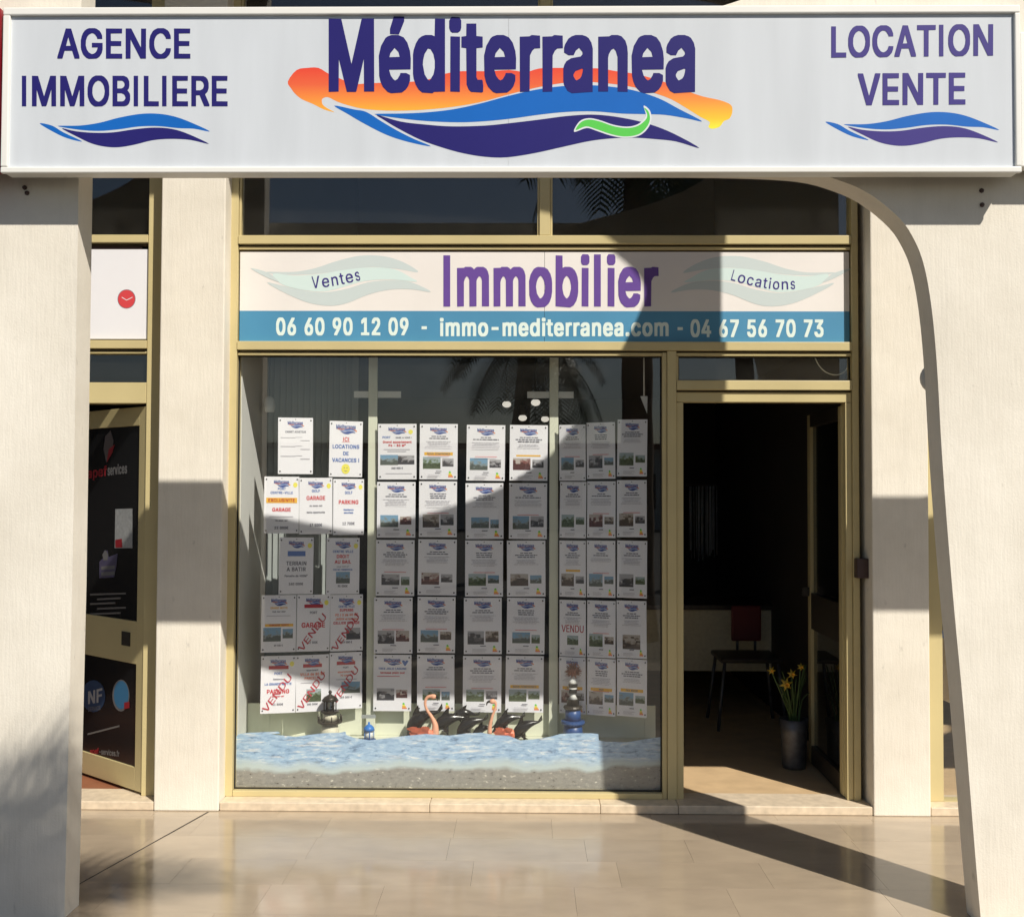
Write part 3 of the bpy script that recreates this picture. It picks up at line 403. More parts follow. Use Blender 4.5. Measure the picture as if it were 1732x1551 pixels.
M['white_print'] = plain('white_print', (0.72, 0.75, 0.78), 0.35)
M['green'] = plain('green_print', (0.10, 0.58, 0.08), 0.35)
M['coast'] = ramp_z('coast_print', [(0.0, (0.95, 0.85, 0.05)), (0.17, (0.93, 0.55, 0.03)), (0.45, (0.90, 0.30, 0.045)), (0.72, (0.80, 0.13, 0.045)), (1.0, (0.78, 0.06, 0.03))], 0.35)
M['boardwhite'] = plain('fascia_white', (0.80, 0.77, 0.75), 0.4, var=0.05, scale=2.5)
M['boardblue'] = plain('fascia_blue', (0.075, 0.27, 0.46), 0.4, var=0.08, scale=2.5)
M['purple'] = plain('purple_print', (0.135, 0.065, 0.32), 0.4, var=0.05, scale=5)
M['pale_wave'] = plain('pale_wave_print', (0.58, 0.66, 0.67), 0.4)
M['pale_wave2'] = plain('pale_aqua_print', (0.64, 0.78, 0.77), 0.4)
M['num'] = plain('number_print', (0.72, 0.84, 0.80), 0.4)
M['paper'] = plain('paper', (0.84, 0.84, 0.88), 0.6, var=0.03, scale=6)
M['ink'] = plain('ink_grey', (0.16, 0.16, 0.20), 0.6)
M['ink_soft'] = plain('ink_light', (0.42, 0.41, 0.45), 0.6)
M['ink_red'] = plain('ink_red', (0.62, 0.05, 0.06), 0.6)
M['ink_blue'] = plain('ink_blue', (0.09, 0.18, 0.48), 0.6)
M['ink_yellow'] = plain('ink_amber', (0.85, 0.48, 0.05), 0.6)
M['ink_sun'] = plain('ink_yellow', (0.85, 0.78, 0.12), 0.6)
M['ink_dkred'] = plain('ink_crimson', (0.42, 0.012, 0.03), 0.6)
M['pin'] = plain('pin_black', (0.02, 0.02, 0.025), 0.4)
M['cream_board'] = plain('cream_board', (0.70, 0.72, 0.58), 0.6, var=0.05, scale=3)
M['white_paint'] = plain('white_paint', (0.74, 0.75, 0.72), 0.6, var=0.05, scale=3)
M['slat'] = plain('grey_slat', (0.33, 0.36, 0.35), 0.5, var=0.1, scale=6)
M['dark_room'] = plain('dark_room_shade', (0.035, 0.03, 0.028), 0.85, var=0.15, scale=2)  # the rooms' lack of light is put into this near-black colour
M['dark_floor'] = plain('shop_floor', (0.60, 0.43, 0.25), 0.45, var=0.12, scale=9)
M['tile_red'] = plain('terracotta', (0.26, 0.10, 0.05), 0.5, var=0.15, scale=9)
M['black_gloss'] = plain('black_resin', (0.012, 0.012, 0.013), 0.18)
M['coral'] = plain('coral_feather', (0.80, 0.24, 0.13), 0.5, var=0.15, scale=40)
M['coral_pale'] = plain('pale_coral', (0.82, 0.42, 0.27), 0.5, var=0.1, scale=40)
M['bronze'] = plain('bronze_and_rail_shade', (0.045, 0.038, 0.03), 0.4, 0.3, var=0.2, scale=60)  # bronze parts; also the painted shade on the open door's rails
M['lh_cream'] = plain('lighthouse_cream', (0.66, 0.63, 0.48), 0.6, var=0.1, scale=40)
M['lh_blue'] = plain('lighthouse_blue', (0.02, 0.07, 0.22), 0.4, var=0.15, scale=40)
M['lh_bright'] = plain('lantern_blue', (0.03, 0.18, 0.55), 0.4)
M['chair_red'] = plain('chair_red', (0.11, 0.006, 0.008), 0.5)
M['red_plastic'] = plain('red_plastic', (0.30, 0.008, 0.02), 0.4)
M['poster_black'] = plain('poster_black', (0.010, 0.010, 0.011), 0.25)
M['poster_white'] = plain('poster_white', (0.80, 0.80, 0.84), 0.4, var=0.03, scale=3)
M['zinc'] = plain('zinc', (0.13, 0.135, 0.15), 0.45, 0.6, var=0.25, scale=30)
M['leaf'] = plain('leaf_green', (0.05, 0.10, 0.025), 0.5, var=0.3, scale=12)
M['petal'] = plain('daffodil', (0.42, 0.30, 0.02), 0.5)
M['palm_leaf'] = plain('palm_leaf', (0.055, 0.085, 0.028), 0.45, var=0.3, scale=3)
M['palm_trunk'] = plain('palm_trunk', (0.16, 0.11, 0.07), 0.9, var=0.3, scale=8, bump=0.6)
M['asphalt'] = plain('asphalt', (0.055, 0.054, 0.052), 0.9, var=0.2, scale=30)
M['paving'] = plain('pavement', (0.20, 0.175, 0.145), 0.85, var=0.15, scale=8)
M['brown_box'] = plain('brown_metal', (0.055, 0.03, 0.028), 0.5)
def photo_mat(name, top, mid, low, ctr=0.5, blocks=False):
    m, N, L, B = new_mat(name); B.inputs['Roughness'].default_value = 0.6
    tc = N.new('ShaderNodeTexCoord'); oi = N.new('ShaderNodeObjectInfo')
    sp = N.new('ShaderNodeSeparateXYZ'); L.new(tc.outputs['Generated'], sp.inputs[0])
    w = N.new('ShaderNodeMath'); w.operation = 'MULTIPLY'; w.inputs[1].default_value = 91
    L.new(oi.outputs['Random'], w.inputs[0])
    nz = N.new('ShaderNodeTexNoise'); nz.noise_dimensions = '4D'; nz.inputs['Scale'].default_value = 4.5; nz.inputs['Detail'].default_value = 3
    L.new(tc.outputs['Generated'], nz.inputs['Vector']); L.new(w.outputs[0], nz.inputs['W'])
    ad = N.new('ShaderNodeMath'); ad.operation = 'MULTIPLY_ADD'; ad.inputs[1].default_value = 1.5
    if blocks:                                   # furniture-like patches of an indoor snapshot
        vo = N.new('ShaderNodeTexVoronoi'); vo.voronoi_dimensions = '4D'; vo.distance = 'CHEBYCHEV'; vo.inputs['Scale'].default_value = 3.2
        L.new(tc.outputs['Generated'], vo.inputs['Vector']); L.new(w.outputs[0], vo.inputs['W'])
        sc_ = N.new('ShaderNodeSeparateColor'); L.new(vo.outputs['Color'], sc_.inputs[0])
        mm = N.new('ShaderNodeMath'); mm.operation = 'MULTIPLY_ADD'; mm.inputs[1].default_value = 0.45
        L.new(sc_.outputs[0], mm.inputs[0]); 
        m4 = N.new('ShaderNodeMath'); m4.operation = 'MULTIPLY'; m4.inputs[1].default_value = 0.55
        L.new(nz.outputs['Fac'], m4.inputs[0]); L.new(m4.outputs[0], mm.inputs[2]); L.new(mm.outputs[0], ad.inputs[0])
    else:
        L.new(nz.outputs['Fac'], ad.inputs[0])
    sb = N.new('ShaderNodeMath'); sb.operation = 'SUBTRACT'; sb.inputs[1].default_value = 0.75
    L.new(sp.outputs['Z'], sb.inputs[0]); L.new(sb.outputs[0], ad.inputs[2])
    r = N.new('ShaderNodeValToRGB'); r.color_ramp.interpolation = 'LINEAR'
    els = r.color_ramp.elements; els.new(0.5); els.new(0.7)
    cs = [low, tuple(q*0.35 for q in mid), mid, top]
    for e, p, c in zip(els, (0.12, ctr-0.14, ctr, ctr+0.22), cs): e.position = p; e.color = (*c, 1)
    L.new(ad.outputs[0], r.inputs[0]); L.new(r.outputs[0], B.inputs['Base Color'])
    return m
PH_M = [photo_mat('snapshot_sea', (0.20, 0.36, 0.52), (0.26, 0.30, 0.29), (0.10, 0.12, 0.10)),
        photo_mat('snapshot_garden', (0.36, 0.44, 0.46), (0.13, 0.18, 0.08), (0.09, 0.12, 0.06), 0.55),
        photo_mat('snapshot_room', (0.46, 0.42, 0.38), (0.20, 0.15, 0.11), (0.08, 0.055, 0.045), 0.6, True),
        photo_mat('snapshot_kitchen', (0.42, 0.42, 0.44), (0.16, 0.15, 0.16), (0.05, 0.05, 0.06), 0.5, True),
        photo_mat('snapshot_red', (0.50, 0.45, 0.41), (0.24, 0.09, 0.08), (0.10, 0.04, 0.04), 0.55, True)]

# ================================================================== SETTING
def struct(o): o['kind'] = 'structure'; return o
FY0, FY1 = -1.48, -1.35            # front and back of the arcade's outer wall
CY = -0.14                         # front of the columns between the shops
PER = 3.635                        # bay length of the arcade
struct(box('street', -150, 150, -150, -4.6, -0.5, -0.13, M['asphalt']))
struct(box('pavement', -40, 40, -4.6, -1.73, -0.5, -0.004, M['paving']))
# arcade floor: marble slabs on a dark bed
bed = struct(box('floor', -7.5, 7.5, -1.73, 0.10, -0.5, -0.012, M['grout']))
rows = [0.08, -0.22, -0.52, -0.82, -1.12, -1.42, -1.725]
slab_me = {}
for i in range(6):
    ya, yb = rows[i], rows[i+1]
    off = (0.0, 0.27, 0.11, 0.38, 0.19, 0.05)[i]
    x = -4.2+off; j = 0
    while x < 3.9:
        wdt = (0.6, 0.45, 0.75, 0.6)[(i*3+j) % 4]
        key = (round(ya-yb, 3), wdt)
        if key not in slab_me:
            me = bpy.data.meshes.new('marble_slab')
            hw, hd = wdt/2-0.0004, (ya-yb)/2-0.0004
            me.from_pydata(boxv(-hw, hw, -hd, hd, -0.012, 0), [], BOXF); me.materials.append(M['marble'])
            slab_me[key] = me
        o = link('marble_slab', slab_me[key], bed)
        o.location = Vector((x+wdt/2, (ya+yb)/2, random.uniform(-0.0003, 0.0))) - worldloc(bed)
        o.rotation_euler = (random.uniform(-.0006, .0006), random.uniform(-.0004, .0004), 0)
        x += wdt; j += 1
ja, jb = G(352, 1373), G(96, 1516)
jd = (jb-ja).normalized(); jn = Vector((-jd.y, jd.x, 0))*0.004
mk('expansion_joint', [ja-jn+Vector((0, 0, .0012)), jb-jn*0.5+Vector((0, 0, .0012)), jb+jn*0.5+Vector((0, 0, .0012)), ja+jn+Vector((0, 0, .0012)),
                       ja-jn+Vector((0, 0, -.004)), jb-jn*0.5+Vector((0, 0, -.004)), jb+jn*0.5+Vector((0, 0, -.004)), ja+jn+Vector((0, 0, -.004))],
   [(0, 1, 2, 3), (4, 7, 6, 5), (0, 4, 5, 1), (1, 5, 6, 2), (2, 6, 7, 3), (3, 7, 4, 0)], M['joint'], bed)

# ------------------------------------------------------------------ the arcade's outer wall with its arches
arch = [(1.645, -0.01), (1.625, .245), (1.587, .776), (1.558, 1.118), (1.535, 1.42), (1.516, 1.72), (1.504, 1.98), (1.492, 2.156), (1.477, 2.29), (1.455, 2.405), (1.423, 2.49), (1.372, 2.568), (1.268, 2.656), (1.16, 2.708), (1.02, 2.744), (0.78, 2.757), (0.5, 2.76)]
arch = smooth_curve(arch, 4)
outer = [(-5.75, 5.7), (-5.75, -0.01)]
for k in (-1, 0, 1):
    dx = k*PER
    outer += [(-1.685+dx, -0.01), (-1.675+dx, 1.2), (-1.675+dx, 2.76)]
    outer += [(p[0]+dx, p[1]) for p in reversed(arch)]
outer += [(6.2, -0.01), (6.2, 5.7)]
upper = smooth_curve([(-.95, 3.0), (-.75, 3.035), (-.55, 3.085), (-.3, 3.17), (0.0, 3.20), (.22, 3.225), (.42, 3.285), (.65, 3.345), (.85, 3.41), (1.04, 3.495), (1.22, 3.62), (1.36, 3.765), (1.47, 3.92), (1.555, 4.08), (1.64, 4.25), (1.672, 4.36), (1.63, 4.45), (1.53, 4.545), (1.41, 4.635), (1.29, 4.69), (1.12, 4.74), (.6, 4.79), (-.44, 4.82)], 4)
holes = [[(-1.675+k*PER, 3.0)]+[(p[0]+k*PER, p[1]) for p in upper]+[(-1.675+k*PER, 4.82)] for k in (-1, 0, 1)]
fac = thing('arcade_facade', (0, -1.415, 0), 'cream stucco arcade wall with wide arches and piers, carrying the sign', 'arcade wall')
w = sheet2d('wall', [outer]+holes, FY0, M['wall'], fac, FY1-FY0)
bevel(w, 0.007, 2)
roof = box('roof_slab', -5.75, 6.2, FY1+0.001, 0.3, 5.45, 5.7, M['wall_smooth'], fac)
for bx, by in ((42, 318), (46, 327), (1660, 323), (1661, 347)):
    p = P(bx, by, FY0)
    v, f = lathe_geo((0, 0, 0), [(.009, 0), (.009, .004), (.005, .012), (.002, .013)], 8)
    mk('bolt', [(p.x+a[0], FY0+.001-a[2], p.z+a[1]) for a in v], [q[::-1] for q in f], M['brown_box'], fac)
# dome lamp on the back of the right pier
lc = P(1574, 641, FY1+0.03)
lamp = thing('bulkhead_lamp', (lc.x, FY1, lc.z), 'small round bulkhead lamp behind the edge of the right pier', 'lamp')
v, f = lathe_geo((0, 0, 0), [(0.058, 0.0), (0.058, 0.018), (0.05, 0.03), (0.035, 0.045), (0.012, 0.052)], 20)
mk('lamp_dome', [(lc.x+0.012+a[0], FY1+a[2], lc.z+a[1]) for a in v], [q[::-1] for q in f], M['wall_smooth'], lamp, smooth=True)

# ------------------------------------------------------------------ columns between the shops
def column(x0, x1, label):
    t = thing('shop_column', ((x0+x1)/2, 0, 0), label, 'column', 'columns between the shops')
    o = box('shaft', x0, x1, CY, 0.22, 0, 5.45, M['wall'], t); bevel(o, 0.006, 2)
    return t
CLX0, CLX1 = XS(266, CY), XS(375, CY)
CRX0, CRX1 = XS(1475, CY), XS(1571, CY)
column(CLX0, CLX1, 'cream stucco column left of the shop window')
column(CRX0, CRX1, 'cream stucco column right of the open shop door')
# upper band of the building behind the arcade
ub = box('upper_wall', -5.75, 6.2, 0.06, 0.22, 4.62, 5.45, M['wall'])
tag(ub, 'cream wall band above the shop transom windows behind the arcade', 'wall')

# ------------------------------------------------------------------ rooms behind the fronts
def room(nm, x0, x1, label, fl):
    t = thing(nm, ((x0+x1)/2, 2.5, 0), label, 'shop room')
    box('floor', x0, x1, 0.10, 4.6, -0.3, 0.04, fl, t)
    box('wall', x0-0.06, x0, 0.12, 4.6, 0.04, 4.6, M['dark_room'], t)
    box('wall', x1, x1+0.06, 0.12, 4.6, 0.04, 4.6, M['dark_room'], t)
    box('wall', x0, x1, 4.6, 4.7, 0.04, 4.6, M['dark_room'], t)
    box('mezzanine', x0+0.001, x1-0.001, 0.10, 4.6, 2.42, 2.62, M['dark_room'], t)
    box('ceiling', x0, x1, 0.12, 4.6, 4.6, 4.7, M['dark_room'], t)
    return t
LX1, RX0 = CLX0+0.03, CRX0+0.05
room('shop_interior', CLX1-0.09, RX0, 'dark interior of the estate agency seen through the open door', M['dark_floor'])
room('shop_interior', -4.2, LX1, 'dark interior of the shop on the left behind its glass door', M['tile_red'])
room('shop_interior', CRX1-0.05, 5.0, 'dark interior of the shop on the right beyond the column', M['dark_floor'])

# ================================================================== SHOP FRONT
sf = thing('storefront', (0.1, 0, 0.04), 'beige aluminium shop front with large window and open glass door', 'shop front')
def FR(name, x0, x1, y0, y1, ya=-0.03, yb=0.05, mat=None, parent=None, bev=0.0025, xr=900):
    return box(name, XS(x0), XS(x1), ya, yb, ZS(y1, 0, xr), ZS(y0, 0, xr), mat or M['gold'], parent or sf, bev)
TOPY = -150
# sill stones
zs = 0.042
def sill(x0, x1, lab_parent, yb=0.099):
    o = box('sill_stone', x0, x1, CY+0.008, yb, 0.0005, zs, M['marble_sill'], lab_parent); bevel(o, 0.004, 2)
xa = CLX1+0.002; cuts = [xa, XS(733), XS(1013), XS(1141), CRX0-0.002]
for i in range(4): sill(cuts[i]+0.0008, cuts[i+1]-0.0008, sf)
# posts
zb = ZS(1353)
box('frame_post', XS(386), XS(400), -0.03, 0.06, zs, 4.61, M['gold'], sf, 0.0025)
box('frame_post', XS(1440), XS(1451), -0.03, 0.06, zs, 4.61, M['gold'], sf, 0.0025)
box('frame_post', XS(1119.5), XS(1127), -0.022, 0.06, zs, ZS(597), M['gold'], sf, 0.002)
box('frame_post', XS(1127.6), XS(1143), -0.032, 0.06, zs, ZS(594.5), M['gold'], sf, 0.002)
box('door_jamb', XS(1143.6), XS(1155), -0.018, 0.06, zs, ZS(680.6), M['gold'], sf, 0.002)
box('door_jamb', XS(1429), XS(1439.5), -0.018, 0.06, zs, ZS(680.6), M['gold'], sf, 0.002)
# rails and glazing beads
FR('rail', 400.5, 1439.5, 401, 415.5, -0.036, 0.05)
FR('glazing_bead', 400.5, 1439.5, 419, 424, -0.02, 0.0)
FR('gasket', 400.6, 1439.4, 415.6, 418.9, -0.004, 0.03, M['gold_dark'], bev=0)
FR('gasket', 400.6, 1439.4, 424.1, 426.4, -0.006, 0.0, M['gold_dark'], bev=0)
FR('rail', 400.5, 1439.5, 579.5, 594, -0.036, 0.05)
FR('gasket', 400.6, 1439.4, 594.1, 597.4, -0.004, 0.03, M['gold_dark'], bev=0)
FR('glazing_bead', 400.5, 1119, 597.5, 602.5, -0.02, 0.03)
FR('glazing_bead', 1143.5, 1439.5, 597.5, 602.5, -0.02, 0.03)
FR('rail', 1143.6, 1439.5, 644, 660, -0.036, 0.05)
FR('gasket', 1143.6, 1439.4, 660.1, 663.4, -0.004, 0.03, M['gold_dark'], bev=0)
FR('door_header', 1143.6, 1439.5, 663.5, 680, -0.018, 0.05)
box('rail', XS(400.5), XS(1119), -0.03, 0.055, zs, ZS(1337, 0, 760), M['gold'], sf, 0.003)
FR('glazing_bead', 1143.6, 1147, 603, 643.5, -0.016, 0.03, bev=0.001)
FR('transom_mullion', 911, 929, TOPY, 400.5, -0.03, 0.05)
FR('glazing_bead', 400.5, 404, TOPY, 400.5, -0.018, 0.0, bev=0.001)
FR('glazing_bead', 907.5, 910.6, TOPY, 400.5, -0.018, 0.0, bev=0.001)
FR('glazing_bead', 929.4, 933, TOPY, 400.5, -0.018, 0.0, bev=0.001)
# panes
def pane(x0, x1, z0, z1, parent=None, y=0.012, mat=None):
    return box('glass_pane', x0, x1, y, y+0.006, z0, z1, mat or M['glass'], parent or sf)
pane(XS(399), XS(912), ZS(402), 4.6)
pane(XS(928), XS(1441), ZS(402), 4.6)
pane(XS(399), XS(1121), ZS(1340), ZS(600))
pane(XS(1142), XS(1441), ZS(646), ZS(600))
def gasket_frame(x0, x1, y0, y1):
    for a in ((x0, x0+2.2, y0, y1), (x1-2.2, x1, y0, y1)):
        FR('gasket', *a, 0.004, 0.0115, M['rubber'], bev=0)
    for a in ((x0+2.2, x1-2.2, y0, y0+2.2), (x0+2.2, x1-2.2, y1-2.2, y1)):
        FR('gasket', *a, 0.004, 0.0115, M['rubber'], bev=0)
gasket_frame(400, 1119.5, 602.5, 1337.5)
gasket_frame(1146.8, 1440, 602.5, 644)
# open door leaf, hinged right, swung inwards
H0 = Vector((XS(1426), 0.03, 0)); H1 = Vector((P(1368, 1000, .72).x, 0.74, 0))
ud = (H1-H0).normalized(); vd = Vector((ud.y, -ud.x, 0))   # vd to the right of the leaf
if vd.x < 0: vd = -vd
def leafbox(name, h, ud, vd, u0, u1, v0, v1, z0, z1, mat, parent, bev=0.0):
    vs_ = []
    for (a, b, c) in boxv(u0, u1, v0, v1, z0, z1):
        p = h+ud*a+vd*b; vs_.append((p.x, p.y, c))
    o = mk(name, vs_, BOXF if ud.cross(vd).z > 0 else [q[::-1] for q in BOXF], mat, parent)
    if bev: bevel(o, bev)
    return o
dw = (H1-H0).length
door = leafbox('door', H0, ud, vd, 0, 0.055, 0, 0.042, 0.052, 2.0, M['gold'], sf, 0.002)
leafbox('stile', H0, ud, vd, dw-0.06, dw, 0, 0.042, 0.052, 2.0, M['gold'], door, 0.002)
leafbox('top_rail', H0, ud, vd, 0.055, dw-0.06, 0, 0.042, 1.93, 2.0, M['bronze'], door, 0.002)  # these three rails are coloured dark for shade; stiles keep the frame beige
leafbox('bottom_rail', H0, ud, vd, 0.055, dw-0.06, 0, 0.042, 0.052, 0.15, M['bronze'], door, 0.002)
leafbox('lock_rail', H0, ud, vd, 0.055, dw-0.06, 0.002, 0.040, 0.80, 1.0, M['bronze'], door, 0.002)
leafbox('glass_pane', H0, ud, vd, 0.056, dw-0.061, 0.018, 0.024, 1.001, 1.929, M['glass_dark'], door)
leafbox('glass_pane', H0, ud, vd, 0.056, dw-0.061, 0.018, 0.024, 0.151, 0.799, M['glass_dark'], door)
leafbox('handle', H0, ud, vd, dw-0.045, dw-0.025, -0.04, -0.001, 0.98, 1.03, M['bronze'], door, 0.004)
# dark lock box on the jamb by the right column
lb = bevel(mk('key_box', boxv(XS(1447, -0.06), XS(1467, -0.06), -0.085, -0.0305, ZS(975, -0.06), ZS(942, -0.06)), BOXF, M['brown_box']), 0.004)
tag(lb, 'small dark brown box fixed to the door jamb beside the right column', 'box')
# looping white cable behind the door's top pane
cp = [P(x, y, 0.06) for x, y in ((1378, 604), (1385, 618), (1396, 629), (1409, 634), (1421, 633), (1431, 626), (1437, 612), (1440, 604))]
c_ = tube('hanging_cable', smooth_curve([tuple(p) for p in cp], 4), 0.0028, M['white_paint'])
tag(c_, 'thin white cable hanging in a loop behind the pane above the door', 'cable')

# ------------------------------------------------------------------ fascia board over the window
fb = thing('fascia_board', (0.1, -0.005, ZS(579)), 'white and blue board with agency name and phone numbers above the window', 'sign board')
for a, b in ((402, 919.6), (920.2, 1438)):
    FR('panel', a, b, 427, 579, -0.0095, -0.0065, M['boardwhite'], fb, 0)
    FR('blue_band', a, b, 527, 579, -0.0099, -0.0096, M['boardblue'], fb, 0)
BY = -0.0107
def px_shape(name, pts, Y, mat, parent, n=4, sm=True, fn=P):
    q = smooth_curve(pts, n, True) if sm else pts
    return sheet2d(name, [[(fn(x, y, Y).x, fn(x, y, Y).z) for x, y in q]], Y, mat, parent)
def z4(l): return [(380+u/2.794, 400+v/2.794) for u, v in l]
fw = [('wave', 'pale_wave', z4([(200, 168), (330, 168), (430, 150), (520, 120), (620, 95), (700, 90), (780, 100), (860, 130), (915, 170), (820, 155), (700, 145), (600, 155), (500, 170), (400, 180), (300, 182), (240, 180)]), -0.0098),
      ('wave', 'pale_wave2', z4([(232, 176), (330, 186), (450, 178), (560, 160), (680, 147), (800, 155), (880, 195), (905, 215), (780, 204), (660, 212), (560, 240), (470, 261), (380, 255), (290, 235), (245, 208)]), -0.01),
      ('wave', 'pale_wave', z4([(200, 218), (300, 240), (400, 260), (480, 264), (580, 247), (680, 217), (780, 208), (880, 217), (975, 262), (880, 250), (780, 252), (680, 275), (580, 315), (500, 328), (400, 315), (290, 270)]), -0.0102),
      ('wave', 'pale_wave', z4([(122, 150), (200, 170), (240, 198), (255, 216), (190, 190)]), -0.0104)]
for nm, mt, pts, y in fw:
    px_shape(nm, pts, y, M[mt], fb)
    px_shape(nm, [(1863-x, yy+1) for x, yy in pts], y, M[mt], fb)
lettering('lettering', 'Immobilier', (750, 1114, 435, 516), BY, M['purple'], fb, 'b', 2)
lettering('lettering', '06 60 90 12 09', (467, 691, 538.5, 566.5), BY, M['num'], fb, 'b', 4)
lettering('lettering', '-', (713, 722, 538.5, 566.5), BY, M['num'], fb, 'b')
lettering('lettering', 'immo-mediterranea.com', (744, 1131, 539.5, 568), BY, M['num'], fb, 'b', 6)
lettering('lettering', '-', (1146, 1155, 540, 568), BY, M['num'], fb, 'b')
lettering('lettering', '04 67 56 70 73', (1168, 1393, 541.5, 569.5), BY, M['num'], fb, 'b', 4)
def arc_text(s, ctrl, h, Y, mat, parent):
    """letters along a polyline of pixels"""
    V, Fc, wd = text_geo(s, 'r', 26)
    c = smooth_curve(ctrl, 8); out = []
    for (x, z) in V:
        u = x/wd*(len(c)-1); i = max(0, min(len(c)-2, int(u))); t = u-i
        px_, py_ = c[i][0]+(c[i+1][0]-c[i][0])*t, c[i][1]+(c[i+1][1]-c[i][1])*t
        dx, dy = c[i+1][0]-c[i][0], c[i+1][1]-c[i][1]; l = sqrt(dx*dx+dy*dy)
        out.append(P(px_+dy/l*z*h, py_-dx/l*z*h, Y))
    return mk('lettering', out, Fc, mat, parent)
arc_text('Ventes', [(529, 488), (556, 485), (584, 480), (610, 474)], 20, BY, M['violet'], fb)
arc_text('Locations', [(1236, 474), (1262, 481), (1290, 487), (1318, 490), (1345, 489)], 18, BY, M['violet'], fb)

# ------------------------------------------------------------------ the big sign across the arch
SY = -1.605
SX0, SX1, SZ0, SZ1 = P(4, 150, SY).x, P(1726, 150, SY).x, 2.708, 3.309
sg = thing('shop_sign', ((SX0+SX1)/2, SY, SZ0), 'long white light box sign with blue lettering and wave logo across the arch', 'sign')
box('light_box', SX0+0.004, SX1-0.004, SY+0.012, SY+0.075, SZ0+0.001, SZ1-0.002, M['signwhite'], sg, 0.003)
fbw = 0.028
for nm, a in (('frame_rail', (SX0, SX1, SZ1-fbw, SZ1)), ('frame_rail', (SX0, SX1, SZ0-0.004, SZ0+0.018)), ('frame_rail', (SX0, SX0+0.026, SZ0+0.0185, SZ1-fbw-0.0005)), ('frame_rail', (SX1-0.02, SX1, SZ0+0.0185, SZ1-fbw-0.0005))):
    box(nm, a[0], a[1], SY-0.006, SY+0.014, a[2], a[3], M['signwhite'], sg, 0.004)
xm = P(860, 150, SY).x
box('face_panel', SX0+0.026, xm-0.0004, SY+0.007, SY+0.0115, SZ0+0.018, SZ1-fbw, M['signface'], sg)
box('face_panel', xm+0.0004, SX1-0.02, SY+0.007, SY+0.0115, SZ0+0.018, SZ1-fbw, M['signface'], sg)
for bx in (-1.75, 1.62):
    for bz in (2.85, 3.15): box('bracket', bx-0.03, bx+0.03, SY+0.075, FY0+0.002, bz-0.02, bz+0.02, M['zinc'], sg)
TY = SY+0.0060
def z2(l): return [(460+u/2.165, v/2.165) for u, v in l]
def z1(l): return [(u/2.986, v/2.986) for u, v in l]
px_shape('coast_print', z2([(58, 300), (90, 258), (130, 250), (170, 250), (205, 270), (240, 285), (300, 308), (360, 306), (440, 303), (520, 300), (580, 290), (620, 275), (680, 263), (740, 262), (800, 262), (870, 258), (930, 265), (980, 252), (1060, 250), (1140, 252), (1200, 252), (1260, 262), (1330, 272), (1400, 290), (1460, 310), (1520, 335), (1580, 355), (1640, 368), (1680, 385), (1686, 410), (1676, 435), (1655, 445), (1640, 465), (1612, 473), (1598, 465), (1603, 448), (1570, 430), (1530, 405), (1460, 364), (1380, 336), (1300, 316), (1200, 304), (1120, 300), (1040, 309), (960, 324), (860, 349), (760, 376), (660, 393), (560, 403), (450, 407), (350, 402), (290, 390), (240, 374), (205, 357), (184, 364), (186, 384), (205, 399), (229, 412), (190, 402), (150, 382), (110, 365), (85, 345), (70, 325)]), SY+0.0068, M['coast'], sg, 3)
px_shape('wave', z2([(375, 419), (470, 417), (560, 413), (660, 402), (760, 381), (860, 354), (960, 331), (1060, 317), (1160, 313), (1260, 321), (1340, 336), (1420, 363), (1490, 400), (1575, 445), (1520, 435), (1440, 422), (1360, 419), (1280, 417), (1180, 409), (1080, 411), (980, 421), (880, 435), (780, 445), (680, 449), (560, 444), (450, 432)]), SY+0.00665, M['blue'], sg)
px_shape('wave', z2([(228, 388), (300, 402), (345, 411), (400, 445), (460, 480), (520, 510), (582, 537), (500, 521), (420, 495), (340, 455), (280, 420)]), SY+0.00665, M['blue'], sg)
px_shape('wave', z2([(385, 422), (470, 446), (560, 457), (660, 464), (780, 461), (880, 451), (980, 439), (1080, 426), (1180, 421), (1280, 432), (1380, 455), (1470, 490), (1565, 543), (1480, 519), (1400, 510), (1320, 505), (1240, 508), (1160, 518), (1060, 540), (960, 562), (860, 577), (780, 575), (700, 562), (620, 540), (540, 511), (460, 470), (410, 440)]), SY+0.0065, M['navy'], sg)
gr = [(1112, 478), (1130, 450), (1160, 439), (1200, 446), (1250, 463), (1300, 470), (1340, 462), (1368, 440), (1374, 420), (1363, 396), (1379, 410), (1384, 440), (1370, 470), (1340, 494), (1290, 501), (1240, 492), (1190, 475), (1150, 464)]
px_shape('green_swoosh', z2(gr), SY+0.0062, M['green'], sg)
gc = (1250, 470)
px_shape('swoosh_edge', z2([(1106, 484), (1126, 446), (1160, 434), (1200, 441), (1250, 458), (1300, 465), (1338, 457), (1363, 437), (1369, 420), (1361, 388), (1384, 406), (1389, 441), (1374, 474), (1342, 499), (1290, 506), (1238, 497), (1188, 480), (1152, 470)]), SY+0.00635, M['white_print'], sg)
sw = [('blue', z1([(290, 638), (400, 636), (500, 622), (600, 596), (700, 578), (780, 575), (860, 585), (940, 610), (1060, 665), (980, 652), (900, 649), (800, 639), (700, 641), (600, 655), (500, 663), (400, 657)]), SY+0.0068),
      ('blue', z1([(200, 625), (262, 636), (320, 670), (415, 716), (340, 700), (270, 668)]), SY+0.0068),
      ('violet', z1([(312, 650), (380, 664), (470, 672), (570, 670), (680, 654), (780, 646), (870, 653), (950, 678), (1055, 728), (960, 708), (860, 703), (770, 710), (680, 732), (600, 745), (530, 742), (460, 725), (390, 692)]), SY+0.0066)]
for mt, pts, y in sw:
    px_shape('wave', pts, y, M['navy' if mt == 'violet' else mt], sg)
    px_shape('wave', [(1396+(x-67)*1.021, yy-2.5) for x, yy in pts], y, M[mt], sg)
